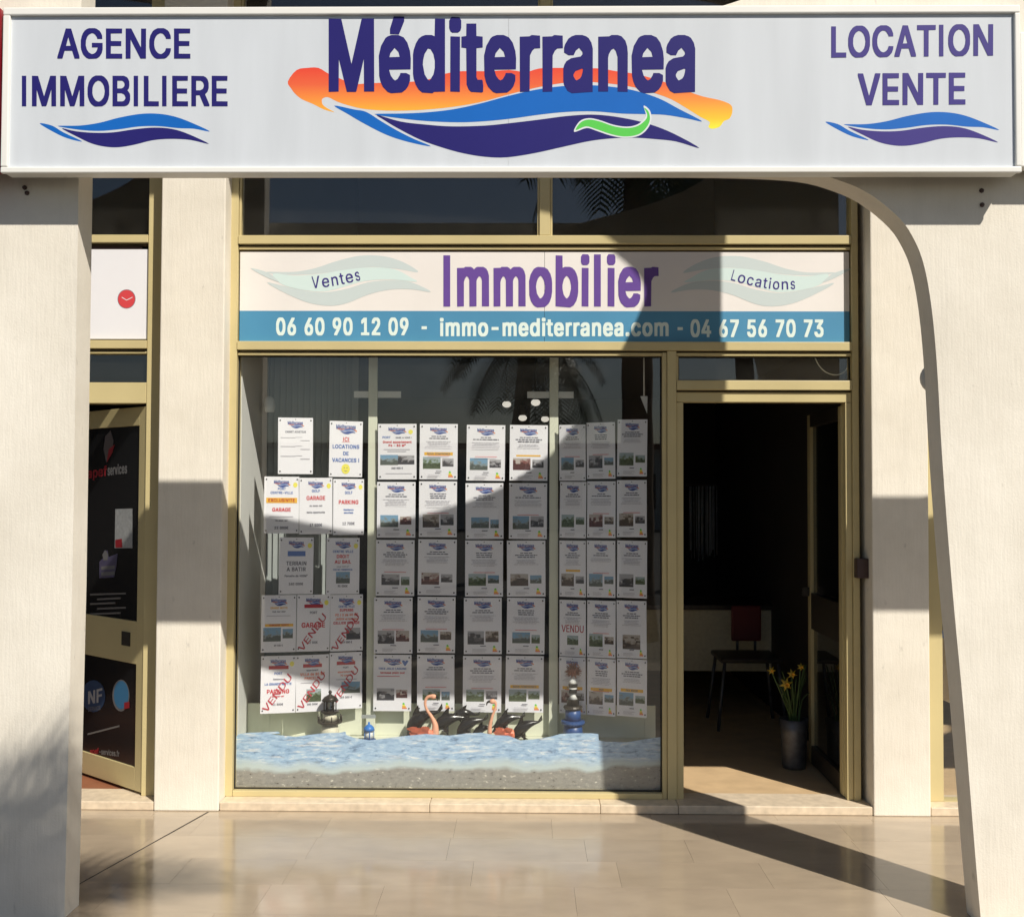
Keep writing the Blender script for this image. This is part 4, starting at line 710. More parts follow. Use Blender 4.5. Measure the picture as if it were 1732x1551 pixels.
lettering('lettering', 'AGENCE', (97, 322, 50, 98.5), TY, M['navy'], sg, 'm')
lettering('lettering', 'IMMOBILIERE', (37, 385, 130, 179), TY, M['navy'], sg, 'm')
lettering('lettering', 'LOCATION', ((1406, 46.5), (1680, 42.5), (1680, 93.5), (1406, 97)), TY, M['violet'], sg, 'm')
lettering('lettering', 'VENTE', ((1451, 126), (1633, 124.5), (1633, 176), (1451, 177.5)), TY, M['violet'], sg, 'm')
lettering('lettering', 'Méditerranea', (556, 1176, 36, 152), TY, M['navy'], sg, 'b', -3)
# signs of the neighbouring bays
nl = thing('neighbour_sign', (SX0-1.2, SY, 2.74), 'red sign box starting at the left end of the white sign', 'sign')
box('light_box', SX0-2.6, SX0-0.012, SY-0.002, SY+0.07, 2.72, 3.31, M['red_plastic'], nl, 0.004)
box('bracket', SX0-0.5, SX0-0.44, SY+0.07, FY0+0.002, 2.9, 2.94, M['zinc'], nl)
nr = thing('neighbour_sign', (SX1+1.6, SY, 2.74), 'white sign box starting at the right end of the long sign', 'sign')
box('light_box', SX1+0.014, SX1+3.2, SY+0.03, SY+0.09, 2.735, 3.225, M['signwhite'], nr, 0.004)
box('bracket', SX1+0.16, SX1+0.22, SY+0.09, FY0+0.002, 2.9, 2.94, M['zinc'], nr)

# ================================================================== LEFT NEIGHBOUR'S FRONT
ls = thing('neighbour_shop_front', (XS(200), 0, 0.04), 'beige shop front of the left neighbour with black glass door ajar', 'shop front')
XL = XS(-60)
def LR(name, x0, x1, y0, y1, ya=-0.03, yb=0.05, mat=None, bev=0.0025):
    return box(name, XS(x0), XS(x1), ya, yb, ZS(y1, 0, 200), ZS(y0, 0, 200), mat or M['gold'], ls, bev)
LR('rail', -60, 247.5, 400, 413, -0.036); LR('gasket', -60, 247.5, 413.1, 417, -0.004, 0.03, M['gold_dark'], 0)
LR('rail', -60, 247.5, 577, 591, -0.036); LR('gasket', -60, 247.5, 591.1, 595, -0.004, 0.03, M['gold_dark'], 0)
LR('glazing_bead', -60, 247.5, 595.1, 599, -0.02, 0.03)
LR('rail', -60, 247.5, 648, 683, -0.03)
box('frame_post', XS(248), CLX0-0.004, -0.03, 0.06, zs, 4.61, M['gold'], ls, 0.0025)
pane(XL, XS(249), ZS(402), 4.6, ls); pane(XL, XS(249), ZS(649), ZS(598), ls)
sill(XS(-60), CLX0-0.003, ls)
wp = thing('white_poster', (XS(200), -0.006, ZS(574)), 'white poster panel with a red clock in the left neighbour front', 'poster')
box('panel', XS(-55), XS(246.5), -0.012, -0.004, ZS(574, 0, 200), ZS(423, 0, 200), M['poster_white'], wp)
box('trim', XS(-55), XS(235), -0.0135, -0.0045, ZS(422.3, 0, 200), ZS(418, 0, 200), M['brown_box'], wp)
cc = P(214, 506, -0.0125)
def disc(name, c, rx, rz, Y, mat, parent, n=28):
    return sheet2d(name, [[(c[0]+rx*cos(2*pi*k/n), c[1]+rz*sin(2*pi*k/n)) for k in range(n)]], Y, mat, parent)
disc('clock_rim', (cc.x, cc.z), .046, .049, -0.0123, M['ink'], wp)
disc('clock_face', (cc.x, cc.z), .043, .046, -0.0126, M['ink_red'], wp)
for a in ((206, 503), (224, 503)):
    p0, p1 = P(214, 508, -.013), P(*a, -.013); d = (p1-p0).normalized(); n_ = Vector((-d.z, 0, d.x))*.0016
    mk('clock_hand', [p0-n_, p1-n_, p1+n_, p0+n_], [(0, 1, 2, 3)], M['poster_white'], wp)
# door leaf ajar, hinged at the right
LH = Vector((XS(247), -0.022, 0)); lu = Vector((-0.766, 0.643, 0)).normalized(); lv = Vector((lu.y, -lu.x, 0))
if lv.y < 0: lv = -lv
LW = 0.88
def PLf(x, y, off=-0.0015):
    d = FW*FPX + RT*(x-PW/2) - UP*(y-PH/2)
    o = LH+lv*off
    t = (o-CAM).dot(lv)/d.dot(lv)
    return CAM+d*t
ldoor = leafbox('door', LH, lu, lv, 0.0, 0.062, 0, 0.04, 0.055, 1.985, M['gold'], ls, 0.002)
leafbox('stile', LH, lu, lv, LW-0.062, LW, 0, 0.04, 0.055, 1.985, M['gold'], ldoor, 0.002)
leafbox('top_rail', LH, lu, lv, 0.062, LW-0.062, 0, 0.04, 1.89, 1.985, M['gold'], ldoor, 0.002)
leafbox('lock_rail', LH, lu, lv, 0.062, LW-0.062, 0, 0.04, 0.685, 0.90, M['gold'], ldoor, 0.002)
leafbox('bottom_rail', LH, lu, lv, 0.062, LW-0.062, 0, 0.04, 0.055, 0.17, M['gold'], ldoor, 0.002)
leafbox('black_panel', LH, lu, lv, 0.063, LW-0.063, 0.008, 0.03, 0.901, 1.889, M['poster_black'], ldoor)
leafbox('black_panel', LH, lu, lv, 0.063, LW-0.063, 0.008, 0.03, 0.171, 0.684, M['poster_black'], ldoor)
leafbox('letter_slot', LH, lu, lv, 0.12, 0.20, -0.004, 0.0, 0.77, 0.84, M['bronze'], ldoor)
def plane_shape(name, pts, off, mat, parent):
    q = [PLf(x, y, off) for x, y in pts]
    return mk(name, q, [tuple(range(len(q)))[::-1]], mat, parent)
def plane_text(s, quad, off, mat, parent, w='b'):
    V, Fc, wd = text_geo(s, w)
    c = [PLf(x, y, off) for x, y in quad]; out = []
    for (x, z) in V:
        u = x/wd; top = c[0]+(c[1]-c[0])*u; bot = c[3]+(c[2]-c[3])*u
        out.append(bot+(top-bot)*z)
    return mk('lettering', out, Fc, mat, parent)
o1 = 0.0065
M['door_red'] = plain('door_red', (.30, .012, .02), .5)
dim_w = plain('dim_white_print', (0.16, 0.155, 0.155), 0.5)
plane_text('apef', ((148, 793), (181, 788), (181, 804), (148, 809)), o1, M['door_red'], ldoor)
plane_text('services', ((182, 788), (215, 784), (215, 800), (182, 804)), o1, dim_w, ldoor)
plane_shape('flame_logo', [(178, 738), (187, 728), (192, 745), (190, 765), (180, 783), (175, 760)][::-1], o1, plain('flame_grey', (.12, .10, .10), .5), ldoor)
plane_shape('flame_logo', [(184, 760), (194, 752), (190, 766), (180, 783)][::-1], o1-0.0006, M['door_red'], ldoor)
plane_shape('notice', [(195, 861), (224, 860), (224, 927), (194, 927)][::-1], o1, plain('notice_white', (.36, .37, .37), .6, var=.2, scale=60), ldoor)
plane_shape('notice_mark', [(195, 913), (206, 911), (207, 926), (195, 926)][::-1], o1-0.0006, M['door_red'], ldoor)
plane_shape('badge', [(168, 950), (174, 944), (176, 931), (182, 931), (184, 942), (199, 936), (197, 956), (193, 976), (168, 978)][::-1], o1, plain('badge_navy', (.08, .07, .13), .5), ldoor)
plane_shape('badge_top', [(173, 938), (178, 930), (183, 937), (182, 947), (175, 948)][::-1], o1-0.0006, dim_w, ldoor)
for yy in (958, 968): plane_shape('badge_line', [(171, yy), (194, yy-2), (194, yy+4), (171, yy+6)][::-1], o1-0.0006, dim_w, ldoor)
for q, yy in enumerate((1004, 1012, 1020, 1028, 1037)):
    xr = 213-(q % 3)*9
    plane_shape('small_print', [(152+(q % 2)*12, yy), (xr, yy-2), (xr, yy+1), (152+(q % 2)*12, yy+3)][::-1], o1, plain('small_print', (.16, .15, .14), .6) if q == 0 else bpy.data.materials['small_print'], ldoor)
def ell(cx, cy, rx, ry, n=20): return [(cx+rx*cos(2*pi*k/n), cy+ry*sin(2*pi*k/n)) for k in range(n)]
plane_shape('round_logo', ell(158, 1177, 20, 27), o1, plain('badge_blue', (.02, .05, .12), .5), ldoor)
plane_text('NF', ((149, 1170), (173, 1164), (173, 1186), (149, 1190)), o1-0.0006, plain('bright_print', (.36, .36, .37), .5), ldoor)
plane_text('SERVICE', ((149, 1196), (170, 1193), (170, 1200), (149, 1203)), o1-0.0006, dim_w, ldoor, 'r')
plane_shape('oval_sticker', ell(204.5, 1176, 14.5, 27), o1, dim_w, ldoor)
plane_shape('oval_sticker', ell(205, 1175, 12.5, 24), o1-0.0006, plain('sticker_blue', (.04, .17, .33), .5), ldoor)
plane_shape('sticker_mark', [(210, 1188), (219, 1186), (219, 1197), (210, 1199)][::-1], o1-0.0012, M['door_red'], ldoor)
plane_text('apef', ((152, 1266), (167, 1265), (167, 1274), (152, 1275)), o1, M['door_red'], ldoor)
plane_text('-services.fr', ((168, 1266), (202, 1270), (202, 1279), (168, 1275)), o1, dim_w, ldoor)
plane_shape('small_print', [(148, 1240), (202, 1226), (202, 1229), (148, 1243)][::-1], o1, bpy.data.materials['small_print'], ldoor)

# ================================================================== RIGHT NEIGHBOUR'S FRONT
rs = thing('neighbour_shop_front', (CRX1+0.4, 0, 0.04), 'beige window frame of the right neighbour between column and pier', 'shop front')
box('frame_post', CRX1+0.003, XS(1589), -0.03, 0.06, zs, 4.61, M['gold'], rs, 0.0025)
box('rail', XS(1589.5), CRX1+2.5, -0.03, 0.05, zs, ZS(1352, 0, 1600), M['gold'], rs, 0.0025)
sill(CRX1+0.004, CRX1+2.5, rs)
pane(XS(1588), CRX1+2.5, ZS(1354, 0, 1600), 4.6, rs)
for z in (ZS(579), ZS(401)): box('rail', XS(1589.5), CRX1+2.5, -0.034, 0.05, z-0.045, z, M['gold'], rs, 0.0025)
rb = thing('window_sticker', (XS(1610, .03), .03, ZS(1075, .03)), 'blue window sticker with white letters right of the column', 'sticker')
box('sticker', XS(1586, .03), XS(1650, .03), .024, .026, ZS(1075, .03), ZS(1062, .03), M['lh_bright'], rb)
for s_, yb in (('AGENCE', 1042), ):
    V, Fc, wd = text_geo(s_, 'b'); p0 = P(1580, yb, .023); h_ = .030
    mk('lettering', [(p0.x+x*h_, .023, p0.z+z*h_) for x, z in V], Fc, plain('sticker_letters', (.35, .62, .75), .5), rb)
box('sticker', XS(1586, .03), XS(1650, .03), .024, .026, ZS(1051, .03), ZS(1046, .03), M['lh_bright'], rb)
dp = mk('display_board', [(XS(1570, .3), .3, ZS(1170, .3)), (XS(1680, .3), .26, ZS(1215, .3)), (XS(1680, .3), .26, ZS(1075, .3)), (XS(1570, .3), .3, ZS(1075, .3)),
                          (XS(1570, .3), .32, ZS(1170, .3)), (XS(1680, .3), .28, ZS(1215, .3)), (XS(1680, .3), .28, ZS(1075, .3)), (XS(1570, .3), .32, ZS(1075, .3))],
        [(0, 1, 2, 3), (7, 6, 5, 4), (0, 4, 5, 1), (1, 5, 6, 2), (2, 6, 7, 3), (3, 7, 4, 0)], plain('tan_board', (.52, .40, .24), .6))
tag(dp, 'tan display board behind the right neighbour window', 'board')

# ================================================================== WINDOW DISPLAY
DYC = 0.20
wl = CLX1-0.088
# side wall, back board, shelf
side = box('side_wall', XS(400)-0.03, XS(400)+0.004, 0.062, 0.62, 0.041, 2.40, M['white_paint'])
tag(side, 'white side wall of the window display at its left end', 'wall')
PX0 = P(440, 900, .065); PX1 = P(616, 900, DYC)
QX0 = P(943, 900, DYC); QX1 = P(1097, 900, .05)
bt = 0.452
cb = thing('display_board', (0, .38, .041), 'low cream board closing the back of the window display', 'board')
bl = [(XS(400)+0.005, .235), (PX0.x+.02, .235), (PX1.x, .262), (QX0.x, .262), (QX1.x, .235), (XS(1118), .235)]
for i in range(5):
    (xa_, ya_), (xb_, yb_) = bl[i], bl[i+1]; g = .0006
    mk('board_panel', [(xa_+g, ya_, .285), (xb_-g, yb_, .285), (xb_-g, yb_+.015, .285), (xa_+g, ya_+.015, .285), (xa_+g, ya_, bt), (xb_-g, yb_, bt), (xb_-g, yb_+.015, bt), (xa_+g, ya_+.015, bt)], BOXF, M['cream_board'], cb)
box('shelf', XS(400)+0.005, XS(1118), .064, .30, .2, .284, M['cream_board'], cb)
box('front_board', XS(400)+0.005, XS(1118), .064, .075, .041, .199, M['cream_board'], cb)
rear = box('display_divider', XS(640), XS(1118), .31, .325, .041, .44, M['dark_room'])
tag(rear, 'dark low divider behind the window display', 'divider')

# beach photograph, cut along the waves, standing behind the glass
m, N, L, B = new_mat('beach_print'); B.inputs['Roughness'].default_value = 0.45
tc = N.new('ShaderNodeTexCoord'); sp = N.new('ShaderNodeSeparateXYZ'); L.new(tc.outputs['Object'], sp.inputs[0])
mp = N.new('ShaderNodeMapping'); mp.inputs['Scale'].default_value = (4.5, 1, 17); L.new(tc.outputs['Object'], mp.inputs[0])
nz = N.new('ShaderNodeTexNoise'); nz.inputs['Scale'].default_value = 3.2; nz.inputs['Detail'].default_value = 9; nz.inputs['Roughness'].default_value = .72; nz.inputs['Distortion'].default_value = .6; L.new(mp.outputs[0], nz.inputs['Vector'])
wv = N.new('ShaderNodeValToRGB'); e = wv.color_ramp.elements
e[0].position = .28; e[0].color = (.10, .15, .22, 1); e[1].position = .66; e[1].color = (.84, .86, .86, 1)
for p_, c_e in ((.38, (.19, .30, .46)), (.46, (.33, .49, .70)), (.57, (.44, .62, .80))):
    q_ = e.new(p_); q_.color = (*c_e, 1)
L.new(nz.outputs['Fac'], wv.inputs[0])
n2 = N.new('ShaderNodeTexNoise'); n2.inputs['Scale'].default_value = 4.5; n2.inputs['Detail'].default_value = 4; L.new(tc.outputs['Object'], n2.inputs['Vector'])
n3 = N.new('ShaderNodeTexNoise'); n3.inputs['Scale'].default_value = 42; n3.inputs['Detail'].default_value = 5; n3.inputs['Roughness'].default_value = .7
mp3 = N.new('ShaderNodeMapping'); mp3.inputs['Scale'].default_value = (.7, 1, 1.5); L.new(tc.outputs['Object'], mp3.inputs[0]); L.new(mp3.outputs[0], n3.inputs['Vector'])
sand = N.new('ShaderNodeValToRGB'); e = sand.color_ramp.elements
e[0].position = .34; e[0].color = (.05, .045, .04, 1); e[1].position = .66; e[1].color = (.82, .79, .72, 1)
for p_, c_e in ((.39, (.27, .265, .25)), (.59, (.33, .325, .30)), (.62, (.40, .38, .34))):
    q_ = e.new(p_); q_.color = (*c_e, 1)
L.new(n3.outputs['Fac'], sand.inputs[0])
wet = N.new('ShaderNodeMath'); wet.operation = 'MULTIPLY_ADD'; wet.inputs[1].default_value = .10   # shoreline wanders
L.new(n2.outputs['Fac'], wet.inputs[0]); L.new(sp.outputs['Z'], wet.inputs[2])
slx = N.new('ShaderNodeMath'); slx.operation = 'MULTIPLY_ADD'; slx.inputs[1].default_value = -.018; L.new(sp.outputs['X'], slx.inputs[0]); L.new(wet.outputs[0], slx.inputs[2])
s1 = N.new('ShaderNodeMapRange'); s1.inputs[1].default_value = .158; s1.inputs[2].default_value = .178; L.new(slx.outputs[0], s1.inputs[0])
s2 = N.new('ShaderNodeMapRange'); s2.inputs[1].default_value = .185; s2.inputs[2].default_value = .225; L.new(slx.outputs[0], s2.inputs[0])
mxa = N.new('ShaderNodeMix'); mxa.data_type = 'RGBA'; L.new(s1.outputs[0], mxa.inputs[0]); L.new(sand.outputs[0], mxa.inputs[6]); mxa.inputs[7].default_value = (.52, .62, .64, 1)
mxb = N.new('ShaderNodeMix'); mxb.data_type = 'RGBA'; L.new(s2.outputs[0], mxb.inputs[0]); L.new(mxa.outputs[2], mxb.inputs[6]); L.new(wv.outputs[0], mxb.inputs[7])
mp5 = N.new('ShaderNodeMapping'); mp5.inputs['Scale'].default_value = (2.4, 1, 26); L.new(tc.outputs['Object'], mp5.inputs[0])
n5 = N.new('ShaderNodeTexNoise'); n5.inputs['Scale'].default_value = 1.6; n5.inputs['Detail'].default_value = 10; n5.inputs['Roughness'].default_value = .75; L.new(mp5.outputs[0], n5.inputs['Vector'])
f5 = N.new('ShaderNodeMapRange'); f5.inputs[1].default_value = .54; f5.inputs[2].default_value = .64; L.new(n5.outputs['Fac'], f5.inputs[0])
g5 = N.new('ShaderNodeMath'); g5.operation = 'MULTIPLY'; L.new(f5.outputs[0], g5.inputs[0]); L.new(s2.outputs[0], g5.inputs[1])
mxc = N.new('ShaderNodeMix'); mxc.data_type = 'RGBA'; L.new(g5.outputs[0], mxc.inputs[0]); L.new(mxb.outputs[2], mxc.inputs[6]); mxc.inputs[7].default_value = (.84, .85, .84, 1)
L.new(mxc.outputs[2], B.inputs['Base Color']); M['beach'] = m
BPY = 0.045
topc = [(399, 1246), (404, 1241), (420, 1239), (445, 1238), (470, 1237), (474, 1240), (458, 1242), (480, 1244), (500, 1246), (520, 1243), (545, 1240), (575, 1239), (584, 1237), (586, 1243), (600, 1248), (625, 1252), (650, 1249), (680, 1245), (700, 1243), (720, 1241), (745, 1243), (760, 1244), (790, 1240), (815, 1239), (835, 1243), (860, 1244), (880, 1252), (905, 1250), (930, 1246), (948, 1241), (970, 1240), (1000, 1240), (1012, 1241), (1013, 1252), (1025, 1254), (1060, 1255), (1090, 1250), (1110, 1247), (1119, 1246)]
lp = [(P(x, y, BPY).x, P(x, y, BPY).z) for x, y in [(1119, 1342), (399, 1338)]+topc]
bp_ = sheet2d('beach_print', [lp[::-1]], BPY, M['beach'], None, 0.003)
tag(bp_, 'printed beach and sea panel with wavy top edge along the bottom of the window', 'print panel')

# display posts with short arms
P_ = .222
for x0, x1, aL, aR, lab in ((621.5, 636.5, 596, 676, 'white display post with cross arm left of the middle sheets'), (929, 944, 891, 970, 'white display post with cross arm right of the middle sheets')):
    t = thing('display_post', (XS((x0+x1)/2, P_), P_, .286), lab, 'post', 'display posts in the window')
    box('upright', XS(x0, P_), XS(x1, P_), P_, .238, .286, 2.41, M['cream_board'], t, .002)
    box('arm', XS(aL, P_), XS(aR, P_), .2385, .246, ZS(673, P_), ZS(662, P_), M['white_paint'], t)

# vertical blind behind the left sheets
vb = thing('vertical_blind', (XS(520, .6), .6, .1), 'grey vertical slat blind behind the left sheets', 'blind')
x = XS(437, .6); k = 0
sl_me = None
while x < XS(600, .6):
    if sl_me is None:
        sl_me = bpy.data.meshes.new('slat'); sl_me.from_pydata(boxv(-.019, .019, -.0015, .0015, 0, 2.28), [], BOXF); sl_me.materials.append(M['slat'])
    o = link('slat', sl_me, vb); o.location = Vector((x, .6, .1))-worldloc(vb); o.rotation_euler = (0, 0, radians(34+random.uniform(-4, 4)))
    x += .0335
box('head_rail', XS(434, .6), XS(604, .6), .585, .615, 2.385, 2.415, M['slat'], vb)

# ------------------------------------------------------------------ listing sheets
SW_, SH_ = .203, .29
def mesh2d(name, geos, y):
    """geos: list of (verts2d, faces, material) in sheet space: x 0..SW_, z 0..SH_ (bottom left)"""
    V, Fc, mi, mats = [], [], [], []
    for q, (v, f, m_) in enumerate(geos):
        k = len(V)
        V += [(p[0]-SW_/2, y-0.00015*q, p[1]) for p in v]; Fc += [tuple(i+k for i in t) for t in f]
        if m_ not in mats: mats.append(m_)
        mi += [mats.index(m_)]*len(f)
    me = bpy.data.meshes.new(name); me.from_pydata(V, [], Fc)
    for m_ in mats: me.materials.append(m_)
    me.polygons.foreach_set('material_index', mi); me.update()
    return me
def R2(x0, x1, z0, z1): return [(x0, z0), (x1, z0), (x1, z1), (x0, z1)], [(0, 1, 2, 3)]
def T2(s, cx, z, h, wmax, w='b', slant=0.0, ang=0.0, track=0):
    V, Fc, wd = text_geo(s, w, track)
    sx = min(wmax/wd, h*1.02) if not ang else wmax/wd
    out = []
    for (x, zz) in V:
        a, b = (x-wd/2)*sx, zz*h
        out.append((cx+a*cos(ang)-b*sin(ang), z+a*sin(ang)+b*cos(ang)))
    return out, Fc
def blob2(pts):
    q = smooth_curve(pts, 3, True); flat, tr = poly_tris([q]); f = []
    for t in tr:
        a, b, c = [flat[i] for i in t]
        f.append(tuple(t) if (b[0]-a[0])*(c[1]-a[1])-(b[1]-a[1])*(c[0]-a[0]) > 0 else tuple(t[::-1]))
    return flat, f
def disc2(cx, cz, r, n=16): return [(cx+r*cos(2*pi*k/n), cz+r*sin(2*pi*k/n)) for k in range(n)], [tuple(range(n))]
def logo_geos(cx=.1015, zt=.272, s=1.0):
    def sc(l): return [(cx+(x-.5)*.088*s, zt-z*.088*s) for x, z in l]
    return [(*blob2(sc([(.0, .17), (.10, .12), (.4, .17), (.7, .12), (.9, .17), (1.06, .27), (1.0, .31), (.85, .22), (.5, .20), (.2, .25)])), M['ink_yellow'] if s > 2 else M['coast_flat']),
            (*blob2(sc([(.12, .22), (.35, .24), (.6, .17), (.8, .18), (1.0, .30), (.75, .24), (.5, .28), (.3, .28)])), M['ink_blue']),
            (*blob2(sc([(.2, .27), (.4, .32), (.65, .27), (.85, .29), (.98, .36), (.8, .36), (.6, .42), (.4, .40), (.28, .34)])), M['logo_blue']),
            (*T2('Méditerranea', cx-.002, zt-.017*s, .0165*s, .088*s), M['logo_blue'])]
M['logo_blue'] = plain('logo_blue', (.055, .10, .33), .6)
M['ink_stamp'] = plain('ink_stamp', (.50, .06, .08), .6)
M['coast_flat'] = plain('coast_flat', (.80, .30, .12), .6)
logo_me = mesh2d('logo', logo_geos(), -.0014)
logo_big = mesh2d('logo', logo_geos(.1015, .272, 1.35), -.0014)
page_me = bpy.data.meshes.new('page'); page_me.from_pydata(boxv(-SW_/2, SW_/2, -.001, 0, 0, SH_), [], BOXF); page_me.materials.append(M['paper'])
pin_me = bpy.data.meshes.new('pin')
v, f = lathe_geo((0, 0, 0), [(.0042, 0), (.0042, .0015), (.0028, .003)], 10)
pin_me.from_pydata([(a[0], -.001-a[2], a[1]) for a in v], [], [q[::-1] for q in f]); pin_me.materials.append(M['pin'])
def text_lines(seed, amber=None, red_head=None):
    r = random.Random(seed); g = []
    z = .222
    for i in range(r.choice((2, 3, 3))):                       # headline lines, broken into words
        wd = r.uniform(.055, .15) if i else r.uniform(.05, .10); x = .1015-wd/2; xe = x+wd
        while x < xe:
            ww = r.uniform(.010, .028); ww = min(ww, xe-x)
            g.append((*R2(x, x+ww, z, z+.0052), M['ink'])); x += ww+.0035
        z -= .0105
    z -= .004
    for i in range(r.choice((3, 4, 5))):
        wd = r.uniform(.08, .15); x = .1015-wd/2; xe = x+wd
        while x < xe:
            ww = min(r.uniform(.008, .022), xe-x); g.append((*R2(x, x+ww, z, z+.0022), M['ink_soft'])); x += ww+.003
        z -= .0072
    if r.random() < .6:
        g.append((*R2(.045, .16, .123, .1255), M['ink_red']))
    g.append((*R2(.088, .118, .040, .0445), M['ink']))
    for q in range(3): g.append((*R2(.045, .045+r.uniform(.05, .08), .012+q*.006, .0138+q*.006), M['ink_soft']))
    return mesh2d('print', g, -.0013)
line_me = [text_lines(s) for s in range(8)]
en_me = mesh2d('energy_label', [(*blob2([(.158, .042), (.166, .042), (.168, .034), (.158, .034)]), M['green']), (*R2(.156, .170, .027, .034), M['ink_sun']), (*R2(.155, .175, .019, .027), M['ink_yellow']), (*R2(.154, .180, .012, .019), M['coral'])], -.0013)
def photo_mesh(x0, x1, z0, z1):
    me = bpy.data.meshes.new('photo'); y = -.0013
    me.from_pydata([(x0-SW_/2, y, z0), (x1-SW_/2, y, z0), (x1-SW_/2, y, z1), (x0-SW_/2, y, z1), (x0-SW_/2, y+.0002, z0), (x1-SW_/2, y+.0002, z0), (x1-SW_/2, y+.0002, z1), (x0-SW_/2, y+.0002, z1)], [], [(0, 1, 2, 3), (7, 6, 5, 4), (0, 4, 5, 1), (1, 5, 6, 2), (2, 6, 7, 3), (3, 7, 4, 0)])
    return me
def sheet(xl, xr, yt, plane, label, group, spec):
    (A, Bp) = plane
    d = (Bp-A); d.z = 0; ud_ = d.normalized(); nn = Vector((-ud_.y, ud_.x, 0))
    def hit(x, y):
        r = FW*FPX + RT*(x-PW/2) - UP*(y-PH/2)
        return CAM+r*((A-CAM).dot(nn)/r.dot(nn))
    a, b = hit(xl, yt), hit(xr, yt)
    wd = (Vector((b.x, b.y, 0))-Vector((a.x, a.y, 0))).length
    o = link('listing_sheet', page_me); tag(o, label, 'sheet', group)
    o.location = ((a.x+b.x)/2, (a.y+b.y)/2, a.z-SH_)
    tilt = random.uniform(-.006, .006)
    o.rotation_euler = (random.uniform(-.02, .02), tilt*1.6, atan2(ud_.y, ud_.x))
    o.scale = (wd/SW_, 1, 1)
    def ch(name, me, mat=None):
        c = link(name, me, o)
        if mat:
            c.material_slots[0].link = 'OBJECT'; c.material_slots[0].material = mat
        return c
    for (px_, pz_) in ((.012, .276), (.191, .276), (.012, .014), (.191, .014), (.1015, .281)):
        p = link('pin', pin_me, o); p.location = (px_-SW_/2, 0, pz_)
        if pz_ > .28: p.scale = (.6, .6, .6)
    ch('logo', logo_big if spec.get('big') else logo_me)
    if spec.get('lines') is not None: ch('print', line_me[spec['lines'] % 8])
    if spec.get('geo'): ch('print', mesh2d('print', spec['geo'], -.0016))
    for (bx, m_) in spec.get('photos', []):
        me = photo_mesh(*bx); me.materials.append(PH_M[m_]); link('photo', me, o)
    if spec.get('energy'): ch('energy_label', en_me)
    return o
rnd = random.Random(11)
ORD = ('top', 'second', 'third', 'fourth', 'bottom')
AMB = lambda t, z=.128: [(*R2(.025, .178, z-.004, z+.012), M['ink_yellow']), (*T2(t, .1015, z-.0005, .009, .145), M['ink'])]
# middle panel
cp_ = (P(620, 900, DYC), P(945, 900, DYC))
mcols = [((640, 705), (638, 703), (636, 701), (633, 698), (632, 696)), ((710, 774), (709, 773), (707, 772), (706, 770), (706, 769)), ((789, 854), (788, 852), (787, 851), (785, 849), (783, 848)), ((862, 926), (861, 925), (858, 923), (857, 921), (855, 919))]
mtop = [(717, 815, 913, 1010, 1107), (717, 814, 912, 1009, 1107), (719, 817, 914, 1011, 1109), (719, 817, 914, 1011, 1109)]
mph = {(0, 0): (0, 0), (1, 0): (1, 3), (2, 0): (0, 3), (3, 0): (4, 3), (0, 1): (0, 4), (1, 1): (2, 3), (2, 1): (0, 0), (3, 1): (0, 3), (0, 2): (1, 3), (1, 2): (4, 3), (2, 2): (1, 0), (3, 2): (2, 0), (0, 3): (3, 4), (1, 3): (0, 2), (2, 3): (3, 2), (3, 3): (1, 0), (0, 4): (3, 4), (1, 4): (0, 1), (2, 4): (1, 3), (3, 4): (1, 1)}
CN = ('first', 'second', 'third', 'fourth')
